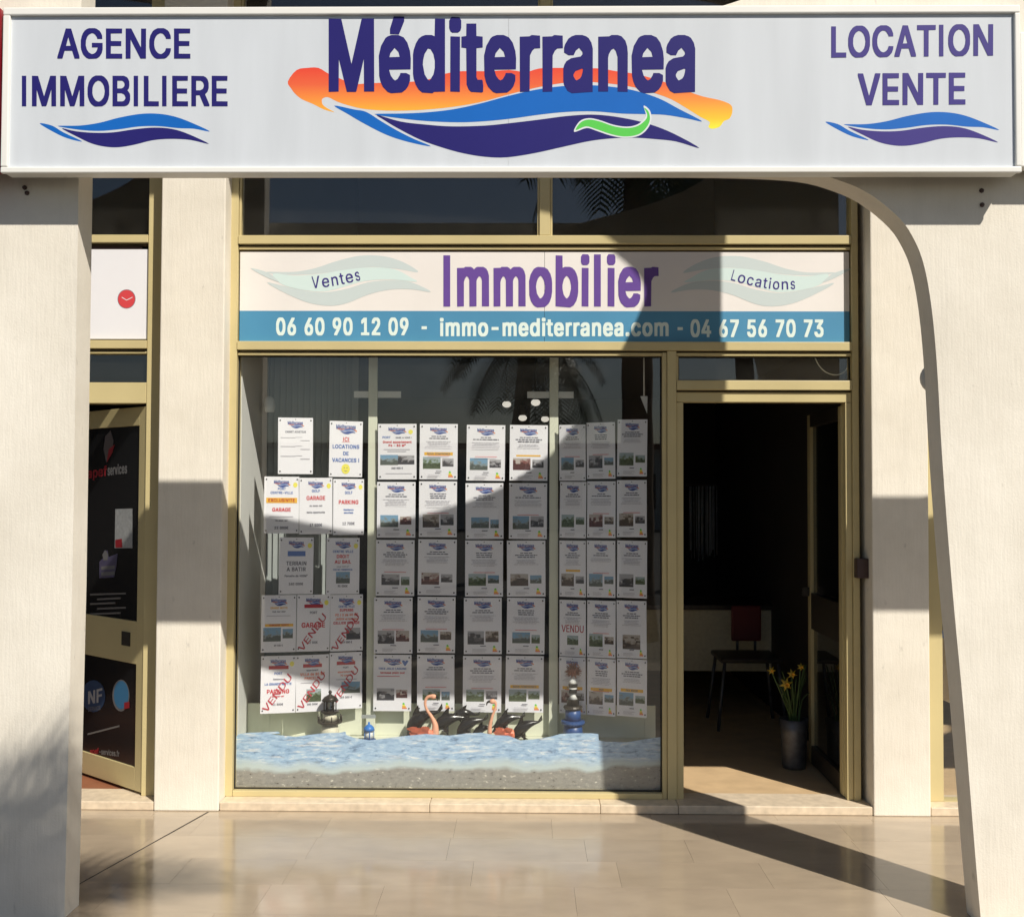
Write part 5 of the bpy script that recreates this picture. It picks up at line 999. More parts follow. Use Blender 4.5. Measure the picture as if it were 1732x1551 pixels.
for c in range(4):
    for r_ in range(5):
        pa, pb = mph[(c, r_)]
        sp_ = dict(lines=c*5+r_*3, photos=[((.018, .112, .055, .117), pa), ((.122, .182, .068, .110), pb)], energy=(c+r_) % 3 != 0 or c > 1)
        if (c*2+r_) % 4 == 3: sp_['photos'] = [((.020, .108, .050, .118), pa), ((.116, .186, .062, .118), pb)]
        if (c+r_*2) % 5 == 4: sp_['photos'] = [((.030, .125, .056, .112), pb), ((.133, .178, .056, .100), pa)]
        if (c, r_) == (0, 0):
            sp_ = dict(photos=[((.012, .105, .075, .128), 0), ((.105, .192, .078, .126), 3)], geo=[(*disc2(.172, .248, .012), M['ink_sun']), (*T2('PORT', .045, .214, .011, .05), M['ink_blue']), (*T2('RARE A VOIR !', .135, .214, .008, .085), M['ink']), (*T2('Grand appartement', .1015, .190, .011, .175), M['ink_red']), (*T2('P4 - 83 M²', .1015, .172, .011, .09), M['ink_red']), (*R2(.03, .17, .155, .158), M['ink_soft']), (*R2(.05, .15, .145, .148), M['ink_soft']), (*T2('365 000 €', .1015, .055, .009, .06), M['ink']), (*R2(.04, .18, .03, .032), M['ink_soft'])])
        if (c, r_) == (1, 0): sp_['geo'] = AMB('SOUS COMPROMIS', .130); sp_['lines'] = 1
        if (c, r_) == (3, 0): sp_['geo'] = [(*R2(.035, .165, .126, .134), M['ink_yellow'])]
        if (c, r_) == (3, 4): sp_['geo'] = AMB('SOUS COMPROMIS', .128)
        if (c, r_) == (0, 4):
            sp_['geo'] = [(*blob2([(.168, .232), (.182, .25), (.186, .258), (.178, .262), (.170, .256), (.162, .262), (.152, .258), (.156, .25)]), M['ink_blue']), (*T2('TRES JOLIE LAGUNE', .1015, .214, .010, .17), M['ink_blue']), (*T2('terrasse plein sud', .1015, .193, .010, .15), M['ink_red']), (*R2(.02, .14, .178, .181), M['ink_red'])]
            sp_['lines'] = None
        lab = {(0, 0): 'listing sheet with red headline and yellow sun, top left of the middle panel', (1, 0): 'listing sheet with amber strip and two photos, top row second of the middle panel', (0, 4): 'listing sheet with blue heart, bottom left of the middle panel', (3, 4): 'listing sheet with amber strip, bottom right of the middle panel'}.get((c, r_), 'listing sheet with two photos, %s row, %s column of the middle panel' % (ORD[r_], CN[c]))
        sheet(*mcols[c][r_], mtop[c][r_], cp_, lab, 'listing sheets in the window', sp_)
# right panel
rp = (QX0, QX1)
rcols = ((946.5, 991), (993, 1041), (1043.5, 1094)); rtop = ((719, 815, 914, 1014, 1110), (715, 814, 914, 1015, 1112), (710, 812, 914, 1015, 1113))
for c in range(3):
    for r_ in range(5):
        sp_ = dict(lines=c*7+r_*2+1, photos=[((.015, .112, .055, .120), (c*3+r_) % 5), ((.125, .190, .070, .108), (c+r_*2+3) % 4)], energy=(c, r_) not in ((0, 0), (0, 1)))
        if r_ == 4: sp_['geo'] = AMB('PRIX BAISSE' if c != 1 else 'NEUF', .128)
        if (c, r_) == (0, 2): sp_['geo'] = [(*R2(.05, .16, .130, .141), M['ink_yellow'])]
        if (c, r_) == (0, 3):
            sp_ = dict(lines=3, photos=[((.06, .145, .06, .108), 1)], geo=[(*T2('VENDU', .1015, .125, .036, .18, 'r'), M['ink_dkred'])], energy=True)
        if (c, r_) == (2, 3): sp_['photos'] = [((.04, .16, .045, .118), 2)]
        lab = 'listing sheet with two photos, %s row, %s column of the right panel' % (ORD[r_], CN[c])
        if (c, r_) == (0, 3): lab = 'listing sheet stamped VENDU in red on the right panel'
        sheet(*rcols[c], rtop[c][r_], rp, lab, 'listing sheets in the window', sp_)
# left panel
lp_ = (PX0, PX1)
def vendu(z=.10): return (*T2('VENDU', .110, z, .036, .23, 'r', ang=radians(50)), M['ink_stamp'])
SUN = (*disc2(.180, .248, .013), M['ink_sun'])
def bar(z=.225): return (*R2(.045, .16, z, z+.018), M['ink_dkred'])
def TT(s, z, h, wd, col, w='b'): return (*T2(s, .1015, z, h, wd, w), M[col])
rules = []
for z in (.185, .14, .09): rules += [(*R2(.015, .10, z, z+.003), M['ink_soft']), (*R2(.10, .14, z+.003, z+.005), M['ink_soft']), (*R2(.13, .185, z-.014, z-.011), M['ink_soft'])]
LS = [
    (471, 530, 706, 'sheet of ruled text lines, top left of the left panel', dict(geo=[TT('CARNET ACHETEUR', .212, .010, .12, 'ink')]+rules)),
    (557, 613, 712, 'sheet reading ICI LOCATIONS DE VACANCES with yellow smiley', dict(big=True, geo=[TT('ICI', .186, .020, .05, 'ink_red'), (*R2(.078, .125, .181, .183), M['ink_red']), TT('LOCATIONS', .148, .019, .165, 'ink_blue'), TT('DE', .113, .018, .035, 'ink_blue'), TT('VACANCES !', .078, .019, .165, 'ink_blue'), (*disc2(.1015, .042, .026, 20), M['ink_sun']), (*disc2(.093, .048, .0028, 8), M['ink']), (*disc2(.110, .048, .0028, 8), M['ink']), (*blob2([(.089, .036), (.1015, .028), (.114, .036), (.1015, .031)]), M['ink'])])),
    (447, 506, 806, 'sheet with amber EXCLUSIVITE strip and red GARAGE on the left panel', dict(geo=[SUN, TT('PORT', .222, .012, .05, 'ink_blue'), TT('CENTRE-VILLE', .202, .012, .13, 'ink_blue'), (*R2(.012, .192, .155, .182), M['ink_yellow']), TT('EXCLUSIVITE', .161, .016, .168, 'ink_dkred'), TT('GARAGE', .112, .018, .115, 'ink_red'), (*R2(.03, .17, .084, .087), M['ink_soft']), TT('en sous-sol', .062, .008, .07, 'ink'), TT('22 000€', .022, .013, .08, 'ink')])),
    (507, 563, 808, 'sheet reading GOLF and red GARAGE on the left panel', dict(geo=[SUN, TT('GOLF', .216, .013, .05, 'ink_blue'), TT('GARAGE', .176, .020, .115, 'ink_red'), TT('au sous-sol', .142, .009, .08, 'ink'), TT('belle opportunite', .108, .009, .12, 'ink'), TT('17 500€', .040, .014, .075, 'ink')])),
    (564, 616, 810, 'sheet reading GOLF and red PARKING on the left panel', dict(geo=[SUN, TT('GOLF', .212, .014, .05, 'ink_blue'), TT('PARKING', .160, .020, .135, 'ink_red'), TT('Residence', .126, .009, .075, 'ink_blue'), TT('securisee', .111, .009, .075, 'ink_blue'), TT('12 700€', .052, .014, .08, 'ink')])),
    (472, 530, 909, 'sheet reading TERRAIN A BATIR with blue bar on the left panel', dict(geo=[SUN, (*R2(.05, .155, .194, .220), M['ink_blue']), TT('TERRAIN', .148, .019, .125, 'ink'), TT('A BATIR', .118, .019, .12, 'ink'), TT('Parcelle de 400M²', .088, .010, .17, 'ink'), TT('160 000€', .046, .012, .09, 'ink')])),
    (552, 608, 910, 'sheet reading DROIT AU BAIL with one photo on the left panel', dict(photos=[((.06, .145, .055, .115), 0)], geo=[SUN, TT('CENTRE VILLE', .214, .012, .125, 'ink_blue'), TT('DROIT', .186, .017, .09, 'ink_red'), TT('AU BAIL', .158, .017, .115, 'ink_red'), TT('local 100 m²', .138, .008, .09, 'ink_soft'), TT('CENTRE COMMERCIAL', .122, .008, .12, 'ink_blue'), TT('95 000€', .036, .011, .06, 'ink')])),
    (442, 501, 1007, 'sheet with amber line and two beach photos on the left panel', dict(photos=[((.012, .115, .055, .125), 0), ((.125, .185, .070, .118), 0)], geo=[TT('GRANDE MOTTE', .220, .010, .10, 'ink_yellow'), TT('vue sur mer', .202, .009, .08, 'ink'), (*R2(.03, .17, .183, .186), M['ink_soft']), (*R2(.022, .186, .130, .144), M['ink_yellow']), TT('TERRASSE VENTE', .133, .009, .14, 'ink_dkred'), TT('89 900 €', .030, .009, .05, 'ink')])),
    (502, 558, 1006, 'sheet reading GARAGE struck through by VENDU, fourth row of the left panel', dict(geo=[SUN, bar(.222), TT('PORT', .192, .012, .045, 'ink'), TT('GARAGE', .122, .024, .155, 'ink_red'), TT('17 500€', .040, .011, .055, 'ink'), vendu(.085)])),
    (559, 614, 1006, 'sheet with dark photo struck through by VENDU, fourth row right of the left panel', dict(photos=[((.10, .188, .058, .118), 3)], geo=[SUN, TT('CENTRE VILLE', .224, .011, .10, 'ink_blue'), TT('SUPERBE', .204, .013, .11, 'ink_red'), TT('P2 / 3 de 40 M²', .180, .012, .14, 'coral'), TT('JARDIN et terrasse', .160, .010, .15, 'coral'), TT('CELLIER GARAGE', .138, .013, .18, 'ink_red'), TT('119 000 €', .040, .010, .07, 'ink'), vendu(.085)])),
    (441, 500, 1110, 'sheet reading PARKING struck through by VENDU, bottom left of the left panel', dict(geo=[SUN, bar(.222), TT('PORT', .195, .012, .05, 'ink_blue'), TT('Residence', .168, .008, .06, 'ink'), TT('LA GRANDE MOTTE', .142, .011, .17, 'ink_blue'), TT('PARKING', .100, .020, .14, 'ink_red'), TT('en sous-sol', .082, .008, .08, 'ink_red'), TT('11 500€', .040, .010, .06, 'ink'), vendu(.09)])),
    (501, 557, 1108, 'sheet with green photo struck through by VENDU, bottom row of the left panel', dict(photos=[((.065, .155, .050, .115), 1)], geo=[bar(.226), TT('appartement', .208, .008, .08, 'ink'), TT('VILLA de 80 M²', .185, .013, .16, 'coral'), TT('PARCELLE', .165, .013, .14, 'coral'), (*R2(.03, .16, .146, .149), M['ink_soft']), TT('380 000€', .034, .009, .07, 'ink'), vendu(.095)])),
    (558, 613, 1104, 'sheet with sea photo struck through by VENDU, bottom right of the left panel', dict(photos=[((.075, .19, .080, .138), 0)], geo=[bar(.226), TT('PORT', .208, .009, .04, 'ink'), TT('appartement P2', .186, .009, .12, 'coral'), TT('P2 cabine', .168, .009, .10, 'coral'), (*R2(.04, .17, .150, .153), M['ink_soft']), TT('159 000 €', .055, .010, .09, 'ink'), vendu(.11)])),
]
for xl, xr, yt, lab, spec in LS:
    sheet(xl, xr, yt, lp_, lab, 'listing sheets in the window', spec)

# ------------------------------------------------------------------ ornaments on the shelf
SHZ = .2845
# brown lantern lighthouse
c = P(558, 1230, .108); c.z = SHZ
lh = thing('lantern_ornament', tuple(c), 'cream and dark bronze lighthouse lantern at the left of the window shelf', 'ornament')
k_ = .0031
lathe('tower', tuple(c), [(.052, 0), (.047, .05), (.040, .085)], M['lh_cream'], lh, 20, True)
lathe('gallery', (c.x, c.y, c.z+.0855), [(.040, 0), (.062, .012), (.064, .020), (.058, .022)], M['bronze'], lh, 20)
for q in range(10):
    a = 2*pi*q/10; tube('baluster', [(c.x+.060*cos(a), c.y+.060*sin(a), c.z+.107), (c.x+.060*cos(a), c.y+.060*sin(a), c.z+.135)], .0032, M['bronze'], lh, 6)
lathe('upper_tower', (c.x, c.y, c.z+.108), [(.036, 0), (.033, .034)], M['lh_cream'], lh, 20, True)
lathe('gallery', (c.x, c.y, c.z+.1425), [(.030, 0), (.046, .008), (.046, .014)], M['bronze'], lh, 20)
for q in range(6):
    a = 2*pi*q/6+.3; tube('lantern_bar', [(c.x+.030*cos(a), c.y+.030*sin(a), c.z+.156), (c.x+.030*cos(a), c.y+.030*sin(a), c.z+.208)], .003, M['bronze'], lh, 6)
lathe('roof', (c.x, c.y, c.z+.2085), [(.044, 0), (.030, .018), (.008, .030), (.006, .036), (.010, .043), (.004, .052)], M['bronze'], lh, 20, True)
# small blue lantern
c = P(624, 1240, .12); c.z = SHZ
bl_ = thing('lantern_ornament', tuple(c), 'small bright blue lantern on the window shelf below a grey tag', 'ornament')
lathe('base', tuple(c), [(.036, 0), (.036, .012), (.026, .014)], M['lh_blue'], bl_, 16)
lathe('globe', (c.x, c.y, c.z+.0145), [(.020, 0), (.021, .038)], M['white_paint'], bl_, 16, True)
for q in range(5):
    a = 2*pi*q/5; tube('guard_bar', [(c.x+.025*cos(a), c.y+.025*sin(a), c.z+.014), (c.x+.025*cos(a), c.y+.025*sin(a), c.z+.056)], .0022, M['lh_bright'], bl_, 6)
lathe('cap', (c.x, c.y, c.z+.0562), [(.030, 0), (.026, .014), (.014, .026), (.006, .030), (.005, .042)], M['lh_bright'], bl_, 16, True)
tgp = P(624, 1211, .16)
tg = box('shelf_tag', tgp.x-.037, tgp.x+.037, .15, .153, tgp.z-.009, tgp.z+.009, M['slat']); tag(tg, 'grey rectangular tag above the small blue lantern', 'tag')
# dark blue lighthouse with urchin
c = P(969, 1230, .116); c.z = SHZ
l2 = thing('lighthouse_ornament', tuple(c), 'tall dark blue model lighthouse on the right of the window shelf', 'ornament')
lathe('tower', tuple(c), [(.056, 0), (.050, .06), (.046, .095)], M['lh_blue'], l2, 20, True)
lathe('gallery', (c.x, c.y, c.z+.0955), [(.058, 0), (.062, .008), (.060, .018), (.044, .020)], M['lh_blue'], l2, 20)
lathe('upper_tower', (c.x, c.y, c.z+.116), [(.042, 0), (.038, .055)], M['lh_blue'], l2, 20, True)
lathe('gallery', (c.x, c.y, c.z+.1715), [(.044, 0), (.050, .008), (.046, .016), (.034, .018)], M['bronze'], l2, 20)
lathe('neck', (c.x, c.y, c.z+.190), [(.032, 0), (.030, .03), (.034, .032)], M['bronze'], l2, 18, True)
lathe('white_cone', (c.x, c.y, c.z+.2225), [(.024, 0), (.012, .022), (.010, .030)], M['white_paint'], l2, 18, True)
lathe('black_band', (c.x, c.y, c.z+.253), [(.020, 0), (.020, .018), (.022, .02)], M['black_gloss'], l2, 18)
lathe('white_band', (c.x, c.y, c.z+.2735), [(.021, 0), (.021, .008)], M['white_paint'], l2, 18)
lathe('black_band', (c.x, c.y, c.z+.282), [(.022, 0), (.024, .015)], M['black_gloss'], l2, 18)
lathe('white_cap', (c.x, c.y, c.z+.2975), [(.018, 0), (.022, .010), (.018, .022), (.006, .030)], M['white_paint'], l2, 18, True)
uc = Vector((c.x, c.y, c.z+.365))
ur = thing('spiky_ornament', (uc.x, uc.y, uc.z-.036), 'brown spiky ball on top of the dark blue lighthouse', 'ornament')
rr = random.Random(5); geos = [ellipsoid_geo(tuple(uc), (.026, .026, .026), 12, 8)]
for q in range(150):
    d = Vector((rr.gauss(0, 1), rr.gauss(0, 1), rr.gauss(0, 1))).normalized(); L_ = rr.uniform(.040, .052)
    a = d.cross(Vector((.3, .5, .8))).normalized()*.0035; b = d.cross(a).normalized()*.0035
    geos.append(([uc+d*.022+a, uc+d*.022-a*.5+b*.87, uc+d*.022-a*.5-b*.87, uc+d*L_], [(0, 1, 3), (1, 2, 3), (2, 0, 3)]))
V, Fc = join_geo(geos); mk('spines', V, Fc, plain('urchin_brown', (.26, .10, .06), .6, var=.5, scale=50), ur)
# dolphins
def dolphin(x, y, size, ang, Y, label):
    c = P(x, y, Y); t = thing('dolphin_figure', (c.x, c.y, SHZ), label, 'figurine', 'black dolphin figures')
    L_ = size
    prof = [(-.5, .008, -.05), (-.46, .034, -.045), (-.40, .048, -.03), (-.34, .078, -.01), (-.24, .125, .035), (-.1, .155, .075), (.05, .150, .085), (.18, .115, .06), (.30, .072, .015), (.40, .040, -.035), (.46, .026, -.06)]
    path, rad = [], []
    ca, sa = cos(ang), sin(ang)
    def W(u, v, dy=0.0): return Vector((c.x+(u*ca-v*sa)*L_, c.y+dy*L_, c.z+(u*sa+v*ca)*L_))
    pth = smooth_curve([(u, v, r) for u, r, v in prof], 3)
    vv, ff = tube_geo([W(p[0], p[1]) for p in pth], [p[2]*L_ for p in pth], 12)
    parts = [(vv, ff)]
    def fin(pts, th=.018, dy0=0, dys=None):
        n = len(pts); v = []
        for s in (-1, 1):
            for i, (u, q) in enumerate(pts): v.append(W(u, q, (dys[i] if dys else dy0)+s*th*(1 if i < n-1 else .3)))
        f = [tuple(range(n)), tuple(range(2*n-1, n-1, -1))]+[(i, i+n, (i+1) % n+n, (i+1) % n)[::-1] for i in range(n)]
        parts.append((v, f))
    fin([(-.10, .2), (.12, .19), (.20, .34), (.08, .31), (-.02, .26)])
    fin([(.42, -.03), (.60, .02), (.56, -.07), (.46, -.08)], .02, .0, [0, .12, .03, 0])
    fin([(.42, -.03), (.60, .02), (.56, -.07), (.46, -.08)], .02, .0, [0, -.12, -.03, 0])
    fin([(-.22, -.02), (-.10, -.03), (-.06, -.19), (-.12, -.15)], .014, 0, [-.08, -.08, -.16, -.14])
    fin([(-.22, -.02), (-.10, -.03), (-.06, -.19), (-.12, -.15)], .014, 0, [.08, .08, .16, .14])
    V, Fc = join_geo(parts); mk('body', V, Fc, M['black_gloss'], t, smooth=True)
    # stand holding it up
    tube('stand', [(c.x, c.y, SHZ), (c.x, c.y, c.z)], .006, M['black_gloss'], t, 8)
DN = ((712, 1222, .235, radians(40), .155, 'large black dolphin figure diving behind the left flamingo'),
      (757, 1223, .21, radians(25), .135, 'black dolphin figure just right of the left flamingo'),
      (783, 1210, .15, radians(10), .175, 'black dolphin figure raised highest behind the others'),
      (794, 1229, .19, radians(33), .10, 'black dolphin figure left of the pale necked flamingo'),
      (815, 1236, .13, radians(25), .16, 'small black dolphin figure at the foot of the pale neck'),
      (857, 1222, .18, radians(28), .135, 'black dolphin figure right of the pale necked flamingo'),
      (887, 1235, .19, radians(38), .10, 'rightmost black dolphin figure diving into the printed sea'))
for a in DN: dolphin(*a)
# flamingos
def flamingo(neck, radii, head, beak, body, Y, label, mat_neck):
    c = P(*body, Y); t = thing('flamingo_figure', (c.x, Y, SHZ), label, 'figurine', 'flamingo figures')
    pts = smooth_curve([tuple(P(x, y, Y)) for x, y in neck], 5)
    rs_ = [p[0] for p in smooth_curve([(r,) for r in radii], 5)]
    v, f = tube_geo(pts, rs_, 10); mk('neck', v, f, mat_neck, t, smooth=True)
    h = P(*head, Y); v, f = ellipsoid_geo(tuple(h), (.016, .012, .013)); mk('head', v, f, mat_neck, t, smooth=True)
    bpts = [tuple(P(x, y, Y)) for x, y in beak]
    v, f = tube_geo(smooth_curve(bpts, 3), [.008, .0078, .0075, .007, .006, .004, .002][:len(smooth_curve(bpts, 3))]+[.002]*20 if False else [.008*(1-.8*i/(len(smooth_curve(bpts, 3))-1)) for i in range(len(smooth_curve(bpts, 3)))], 8); mk('beak', v, f, M['black_gloss'], t, smooth=True)
    b = P(*body, Y-.01); parts = [ellipsoid_geo((b.x, b.y, b.z-.012), (.055, .024, .030), 16, 10)]
    rr = random.Random(body[0])
    for q in range(16):      # feather vanes
        u = rr.uniform(-.045, .03); an = rr.uniform(.2, .9)
        p0 = Vector((b.x+u, b.y-.022+rr.uniform(-.004, .004), b.z+rr.uniform(-.02, .018))); dl = Vector((-cos(an), -.05, sin(an)*.4))*rr.uniform(.030, .05); wv_ = Vector((.004, 0, .011))
        parts.append(([p0-wv_, p0+dl*.6-wv_*.8, p0+dl, p0+dl*.6+wv_*.8, p0+wv_, p0+Vector((0, .01, 0))], [(0, 1, 2, 3, 4), (4, 3, 2, 1, 0), (0, 4, 5)]))
    V, Fc = join_geo(parts); mk('body', V, Fc, M['coral'], t)
    tube('leg', [(b.x, b.y, SHZ), (b.x, b.y, b.z-.03)], .005, M['coral_pale'], t, 6)
flamingo([(736, 1242), (736, 1226), (730, 1212), (722, 1200), (719, 1188), (723, 1179), (732, 1177)], [.020, .015, .009, .007, .007, .008, .010], (733, 1178), [(736, 1178), (740, 1180), (740, 1185)], (716, 1237), .105, 'coral flamingo with tall curved neck on the window shelf', M['coral_pale'])
flamingo([(828, 1240), (829, 1226), (833, 1210), (838, 1197), (838, 1188), (833, 1184)], [.013, .010, .007, .006, .007, .009], (833, 1186), [(829, 1186), (824, 1188), (823, 1193)], (857, 1238), .105, 'pale necked flamingo with head lowered, coral body to its right', M['coral_pale'])
# little fittings in the window
wf = P(456, 683, .40)
fx = thing('wall_light', (wf.x, .4, wf.z-.04), 'small white light fitting hanging before the blind', 'light fitting')
v, f = lathe_geo((wf.x, .4, wf.z-.045), [(.026, 0), (.030, .03), (.024, .07), (.010, .085)], 16); mk('shade', v, f, M['white_paint'], fx, smooth=True)
tube('stem', [(wf.x, .4, wf.z+.038), (wf.x, .4, 2.41)], .003, M['zinc'], fx, 6)
wf = P(1088, 680, .12)
fx = thing('corner_bracket', (wf.x, .12, wf.z-.05), 'small white triangular bracket at the top right of the window', 'bracket')
mk('plate', [(wf.x-.015, .12, wf.z+.03), (wf.x+.022, .12, wf.z+.03), (wf.x+.020, .12, wf.z-.06), (wf.x-.015, .125, wf.z+.03), (wf.x+.022, .125, wf.z+.03), (wf.x+.020, .125, wf.z-.06)], [(0, 2, 1), (3, 4, 5), (0, 1, 4, 3), (1, 2, 5, 4), (2, 0, 3, 5)], M['white_paint'], fx)
tube('arm', [(wf.x+.004, .1225, wf.z+.031), (wf.x+.004, .1225, 2.41)], .004, M['white_paint'], fx, 6)
# ceiling spots
em, N, L, B = new_mat('spot_glow'); B.inputs['Emission Color'].default_value = (1, .93, .80, 1); B.inputs['Emission Strength'].default_value = 0.6; B.inputs['Base Color'].default_value = (.8, .8, .8, 1)
for (x, y, Y, lab) in ((857, 684, 1.9, 'leftmost glowing ceiling spot seen through the window'), (906, 681, 1.5, 'largest glowing ceiling spot seen through the window'), (884, 707, 2.2, 'lowest left glowing ceiling spot seen through the window'), (922, 709, 2.6, 'glowing ceiling spot half hidden by the right display post')):
    c = P(x, y, Y); t = thing('ceiling_spot', (c.x, c.y, c.z-.03), lab, 'lamp', 'ceiling spots inside the shop')
    v, f = ellipsoid_geo((c.x, c.y, c.z), (.030, .030, .022), 16, 10); mk('bulb', v, f, em, t, smooth=True)
    lathe('housing', (c.x, c.y, c.z+.018), [(.030, 0), (.034, .02), (.030, .06), (.012, .07)], M['bronze'], t, 16, True)
    tube('stem', [(c.x, c.y, c.z+.088), (c.x, c.y, 2.42)], .003, M['bronze'], t, 6)

# ================================================================== THINGS INSIDE THE DOOR
# desk
dx0, dx1 = P(1135, 1100, 2.3).x, P(1300, 1100, 2.3).x
dk = thing('desk', ((dx0+dx1)/2, 2.6, .04), 'desk with cream front panel inside the shop', 'desk')
box('desk_top', dx0-.3, dx1+.35, 2.25, 2.95, .735, .77, M['bronze'], dk, .004)
box('front_panel', dx0-.25, dx1+.12, 2.30, 2.32, .30, .734, M['lh_cream'], dk)
for x in (dx0-.25, dx1+.3):
    for y in (2.33, 2.88): box('leg', x, x+.04, y, y+.04, .0405, .7345, M['bronze'], dk)
# red chair
cx = P(1262, 1150, 1.75); c0 = Vector((cx.x, 1.75, .0405))
chr_ = thing('chair', tuple(c0), 'red chair with thin metal legs before the desk', 'chair')
box('seat', c0.x-.2, c0.x+.2, 1.55, 1.95, .47, .50, M['bronze'], chr_, .01)
o = box('backrest', c0.x-.06, c0.x+.14, 1.93, 1.96,   .56, .80, M['chair_red'], chr_, .012)
for sx in (-1, 1):
    for sy in (-1, 1): tube('leg', [(c0.x+sx*.17, 1.75+sy*.17, .47), (c0.x+sx*.22, 1.75+sy*.21, .0405)], .011, M['zinc'], chr_, 8)
    tube('back_post', [(c0.x+.04+sx*.06, 1.945, .50), (c0.x+.04+sx*.06, 1.945, .57)], .009, M['zinc'], chr_, 8)
# zinc vase with daffodils
vc = G(1343, 1298, .0405)
vz = thing('flower_vase', tuple(vc), 'tall grey vase with yellow daffodils inside the door', 'vase')
lathe('vase', (vc.x, vc.y, .0405), [(.062, 0), (.066, .02), (.070, .2), (.078, .27), (.072, .27), (.060, .25)], M['zinc'], vz, 24, True)
rr = random.Random(3)
for q in range(16):
    a = rr.uniform(0, 2*pi); tip = Vector((vc.x+rr.uniform(-.10, .09), vc.y+rr.uniform(-.1, .05), rr.uniform(.42, .62)))
    tube('stem', smooth_curve([(vc.x+.03*cos(a), vc.y+.03*sin(a), .26), ((vc.x+tip.x)/2, (vc.y+tip.y)/2, (tip.z+.3)/2+.03), tuple(tip)], 3), [.005, .005, .004, .004, .004, .003, .002], M['leaf'], vz, 5)
for (x, y, r_, th) in ((1330, 1157, .040, .3), (1305, 1134, .026, .0), (1355, 1128, .024, .5), (1340, 1140, .030, .8)):
    p = P(x, y, vc.y-.08); n = 6; fl = [Vector((p.x, p.y-.006, p.z))]
    for k in range(2*n):
        a = pi*k/n+th; ra = r_ if k % 2 == 0 else r_*.42
        fl.append(Vector((p.x+ra*cos(a), p.y+(.0 if k % 2 else .008), p.z+ra*sin(a))))
    fl.append(Vector((p.x, p.y+.014, p.z)))
    F_ = [(0, 1+k, 1+(k+1) % (2*n)) for k in range(2*n)]+[(2*n+1, 1+(k+1) % (2*n), 1+k) for k in range(2*n)]
    fo = mk('flower', fl, F_, M['petal'], vz)
    v, f = lathe_geo((0, 0, 0), [(r_*.22, 0), (r_*.30, r_*.5), (r_*.24, r_*.48), (r_*.1, r_*.1)], 12)
    mk('trumpet', [(p.x+a[0], p.y-.004-a[2], p.z+a[1]) for a in v], [t_[::-1] for t_ in f], M['ink_yellow'], fo)
    tube('stem', smooth_curve([(vc.x, vc.y, .27), ((vc.x+p.x)/2, vc.y-.05, (.27+p.z)/2), (p.x, p.y+.012, p.z)], 4), .004, M['leaf'], vz, 5)
# string curtain at the back
a0, a1 = P(1166, 830, 4.5), P(1236, 830, 4.5)
sc_ = thing('string_curtain', ((a0.x+a1.x)/2, 4.5, 1.0), 'pale string curtain hanging at the back of the shop', 'curtain')
zt, zl = P(1200, 822, 4.5).z, P(1200, 935, 4.5).z
for q in range(22):
    x = a0.x+(a1.x-a0.x)*(q+rr.uniform(.1, .9))/22; b_ = zl-rr.uniform(-.03, .08)
    tube('string', [(x, 4.5, zt), (x+rr.uniform(-.006, .006), 4.5, b_)], rr.uniform(.003, .008), M['poster_white'], sc_, 5)
box('rail', a0.x-.03, a1.x+.03, 4.49, 4.51, zt, zt+.02, M['bronze'], sc_)

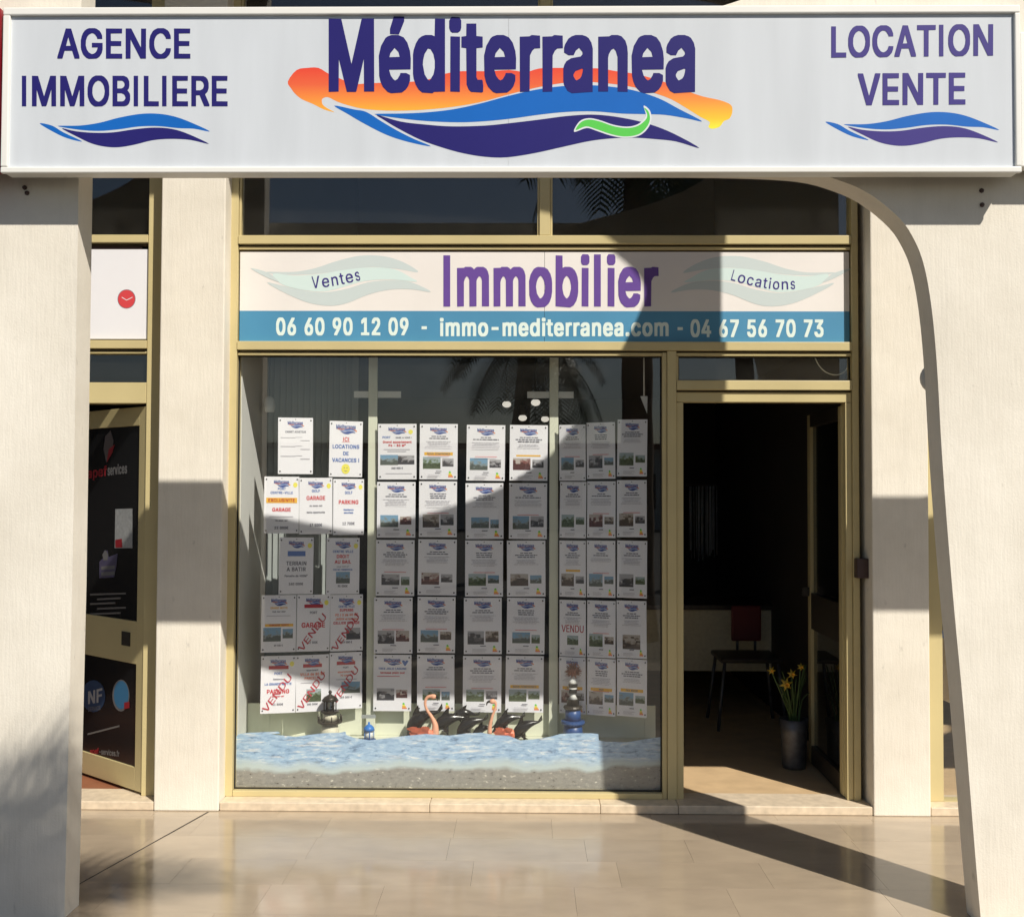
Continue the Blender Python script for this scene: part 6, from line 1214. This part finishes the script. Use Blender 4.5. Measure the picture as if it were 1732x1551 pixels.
# ================================================================== ACROSS THE WAY (mirrored in the glass, casting the palm shade)
def palm(base, h, crown_r, seed, label, lean=(0, 0), nf=34):
    rr = random.Random(seed)
    t = thing('palm_tree', base, label, 'palm tree', 'palm trees in front of the arcade')
    b = Vector(base); top = b+Vector((lean[0], lean[1], h))
    pts = [b.lerp(top, k/14)+Vector((lean[0]*.15*sin(k/14*pi), 0, 0)) for k in range(15)]
    rad = [(.26 if k == 0 else .20-.05*k/14)*(1.05 if k % 2 else .97) for k in range(15)]
    v, f = tube_geo(pts, rad, 12); mk('trunk', v, f, M['palm_trunk'], t, smooth=True)
    parts = []
    for q in range(nf):
        az = q*2.399+rr.uniform(-.2, .2); el = rr.uniform(-.5, 1.25); Lf = crown_r*rr.uniform(.8, 1.1)
        d = Vector((cos(az)*cos(el), sin(az)*cos(el), sin(el))); hor = Vector((cos(az), sin(az), 0)); sd = Vector((-sin(az), cos(az), 0))
        p = top.copy(); n = 26; rach = []
        for k in range(n+1):
            rach.append(p.copy()); d = (d+Vector((0, 0, -.055-.05*k/n))).normalized(); p = p+d*Lf/n
        vv, ff = tube_geo(rach[::2], [.022*(1-.85*k/(len(rach[::2])-1)) for k in range(len(rach[::2]))], 5); parts.append((vv, ff))
        for k in range(3, n+1):
            ll = Lf*.30*sin(pi*min(.97, (k+1.5)/(n+4)))**.7*rr.uniform(.85, 1.1); tn = (rach[k]-rach[k-1]).normalized()
            for s in (-1, 1):
                o_ = (sd*s*.8+tn*.55+Vector((0, 0, -.25))).normalized()*ll; wv_ = tn*.018
                parts.append(([rach[k]-wv_, rach[k]+o_*.55-wv_+Vector((0, 0, .02)), rach[k]+o_, rach[k]+o_*.55+wv_+Vector((0, 0, .02)), rach[k]+wv_], [(0, 1, 2, 3, 4)]))
    V, Fc = join_geo(parts); mk('crown', V, Fc, M['palm_leaf'], t)
    return t
tS = 5.6
cc_ = Vector((-2.85, FY0, -.78))+Vector((SUN_A, -1, SUN_B))*tS
palm((cc_.x, cc_.y, -.13), cc_.z+.13-.1, 1.75, 2, 'nearest palm tree whose fronds shade the left pier')
palm((-.6, -15.5, -.13), 4.6, 2.3, 4, 'low palm tree mirrored in the shop window', (.6, 0))
palm((4.6, -16.0, -.13), 8.2, 2.4, 6, 'tall palm tree mirrored in the transom glass', (-.5, 0))
# low building across the street
ob = thing('building', (0, -44, -.13), 'long pale building across the street with a row of windows', 'building')
box('wall', -45, 45, -48, -44, -.13, 3.5, M['wall_smooth'], ob)
box('roof', -45.4, 45.4, -48.4, -43.6, 3.501, 3.75, M['tile_red'], ob)
wm = bpy.data.meshes.new('window'); wm.from_pydata(boxv(-.6, .6, 0, .05, -.8, .8), [], BOXF); wm.materials.append(M['poster_black'])
for r_ in range(1):
    for k in range(26):
        o = link('window', wm, ob); o.location = Vector((-41+k*3.3, -43.999, 1.6+r_*2.8))-worldloc(ob)
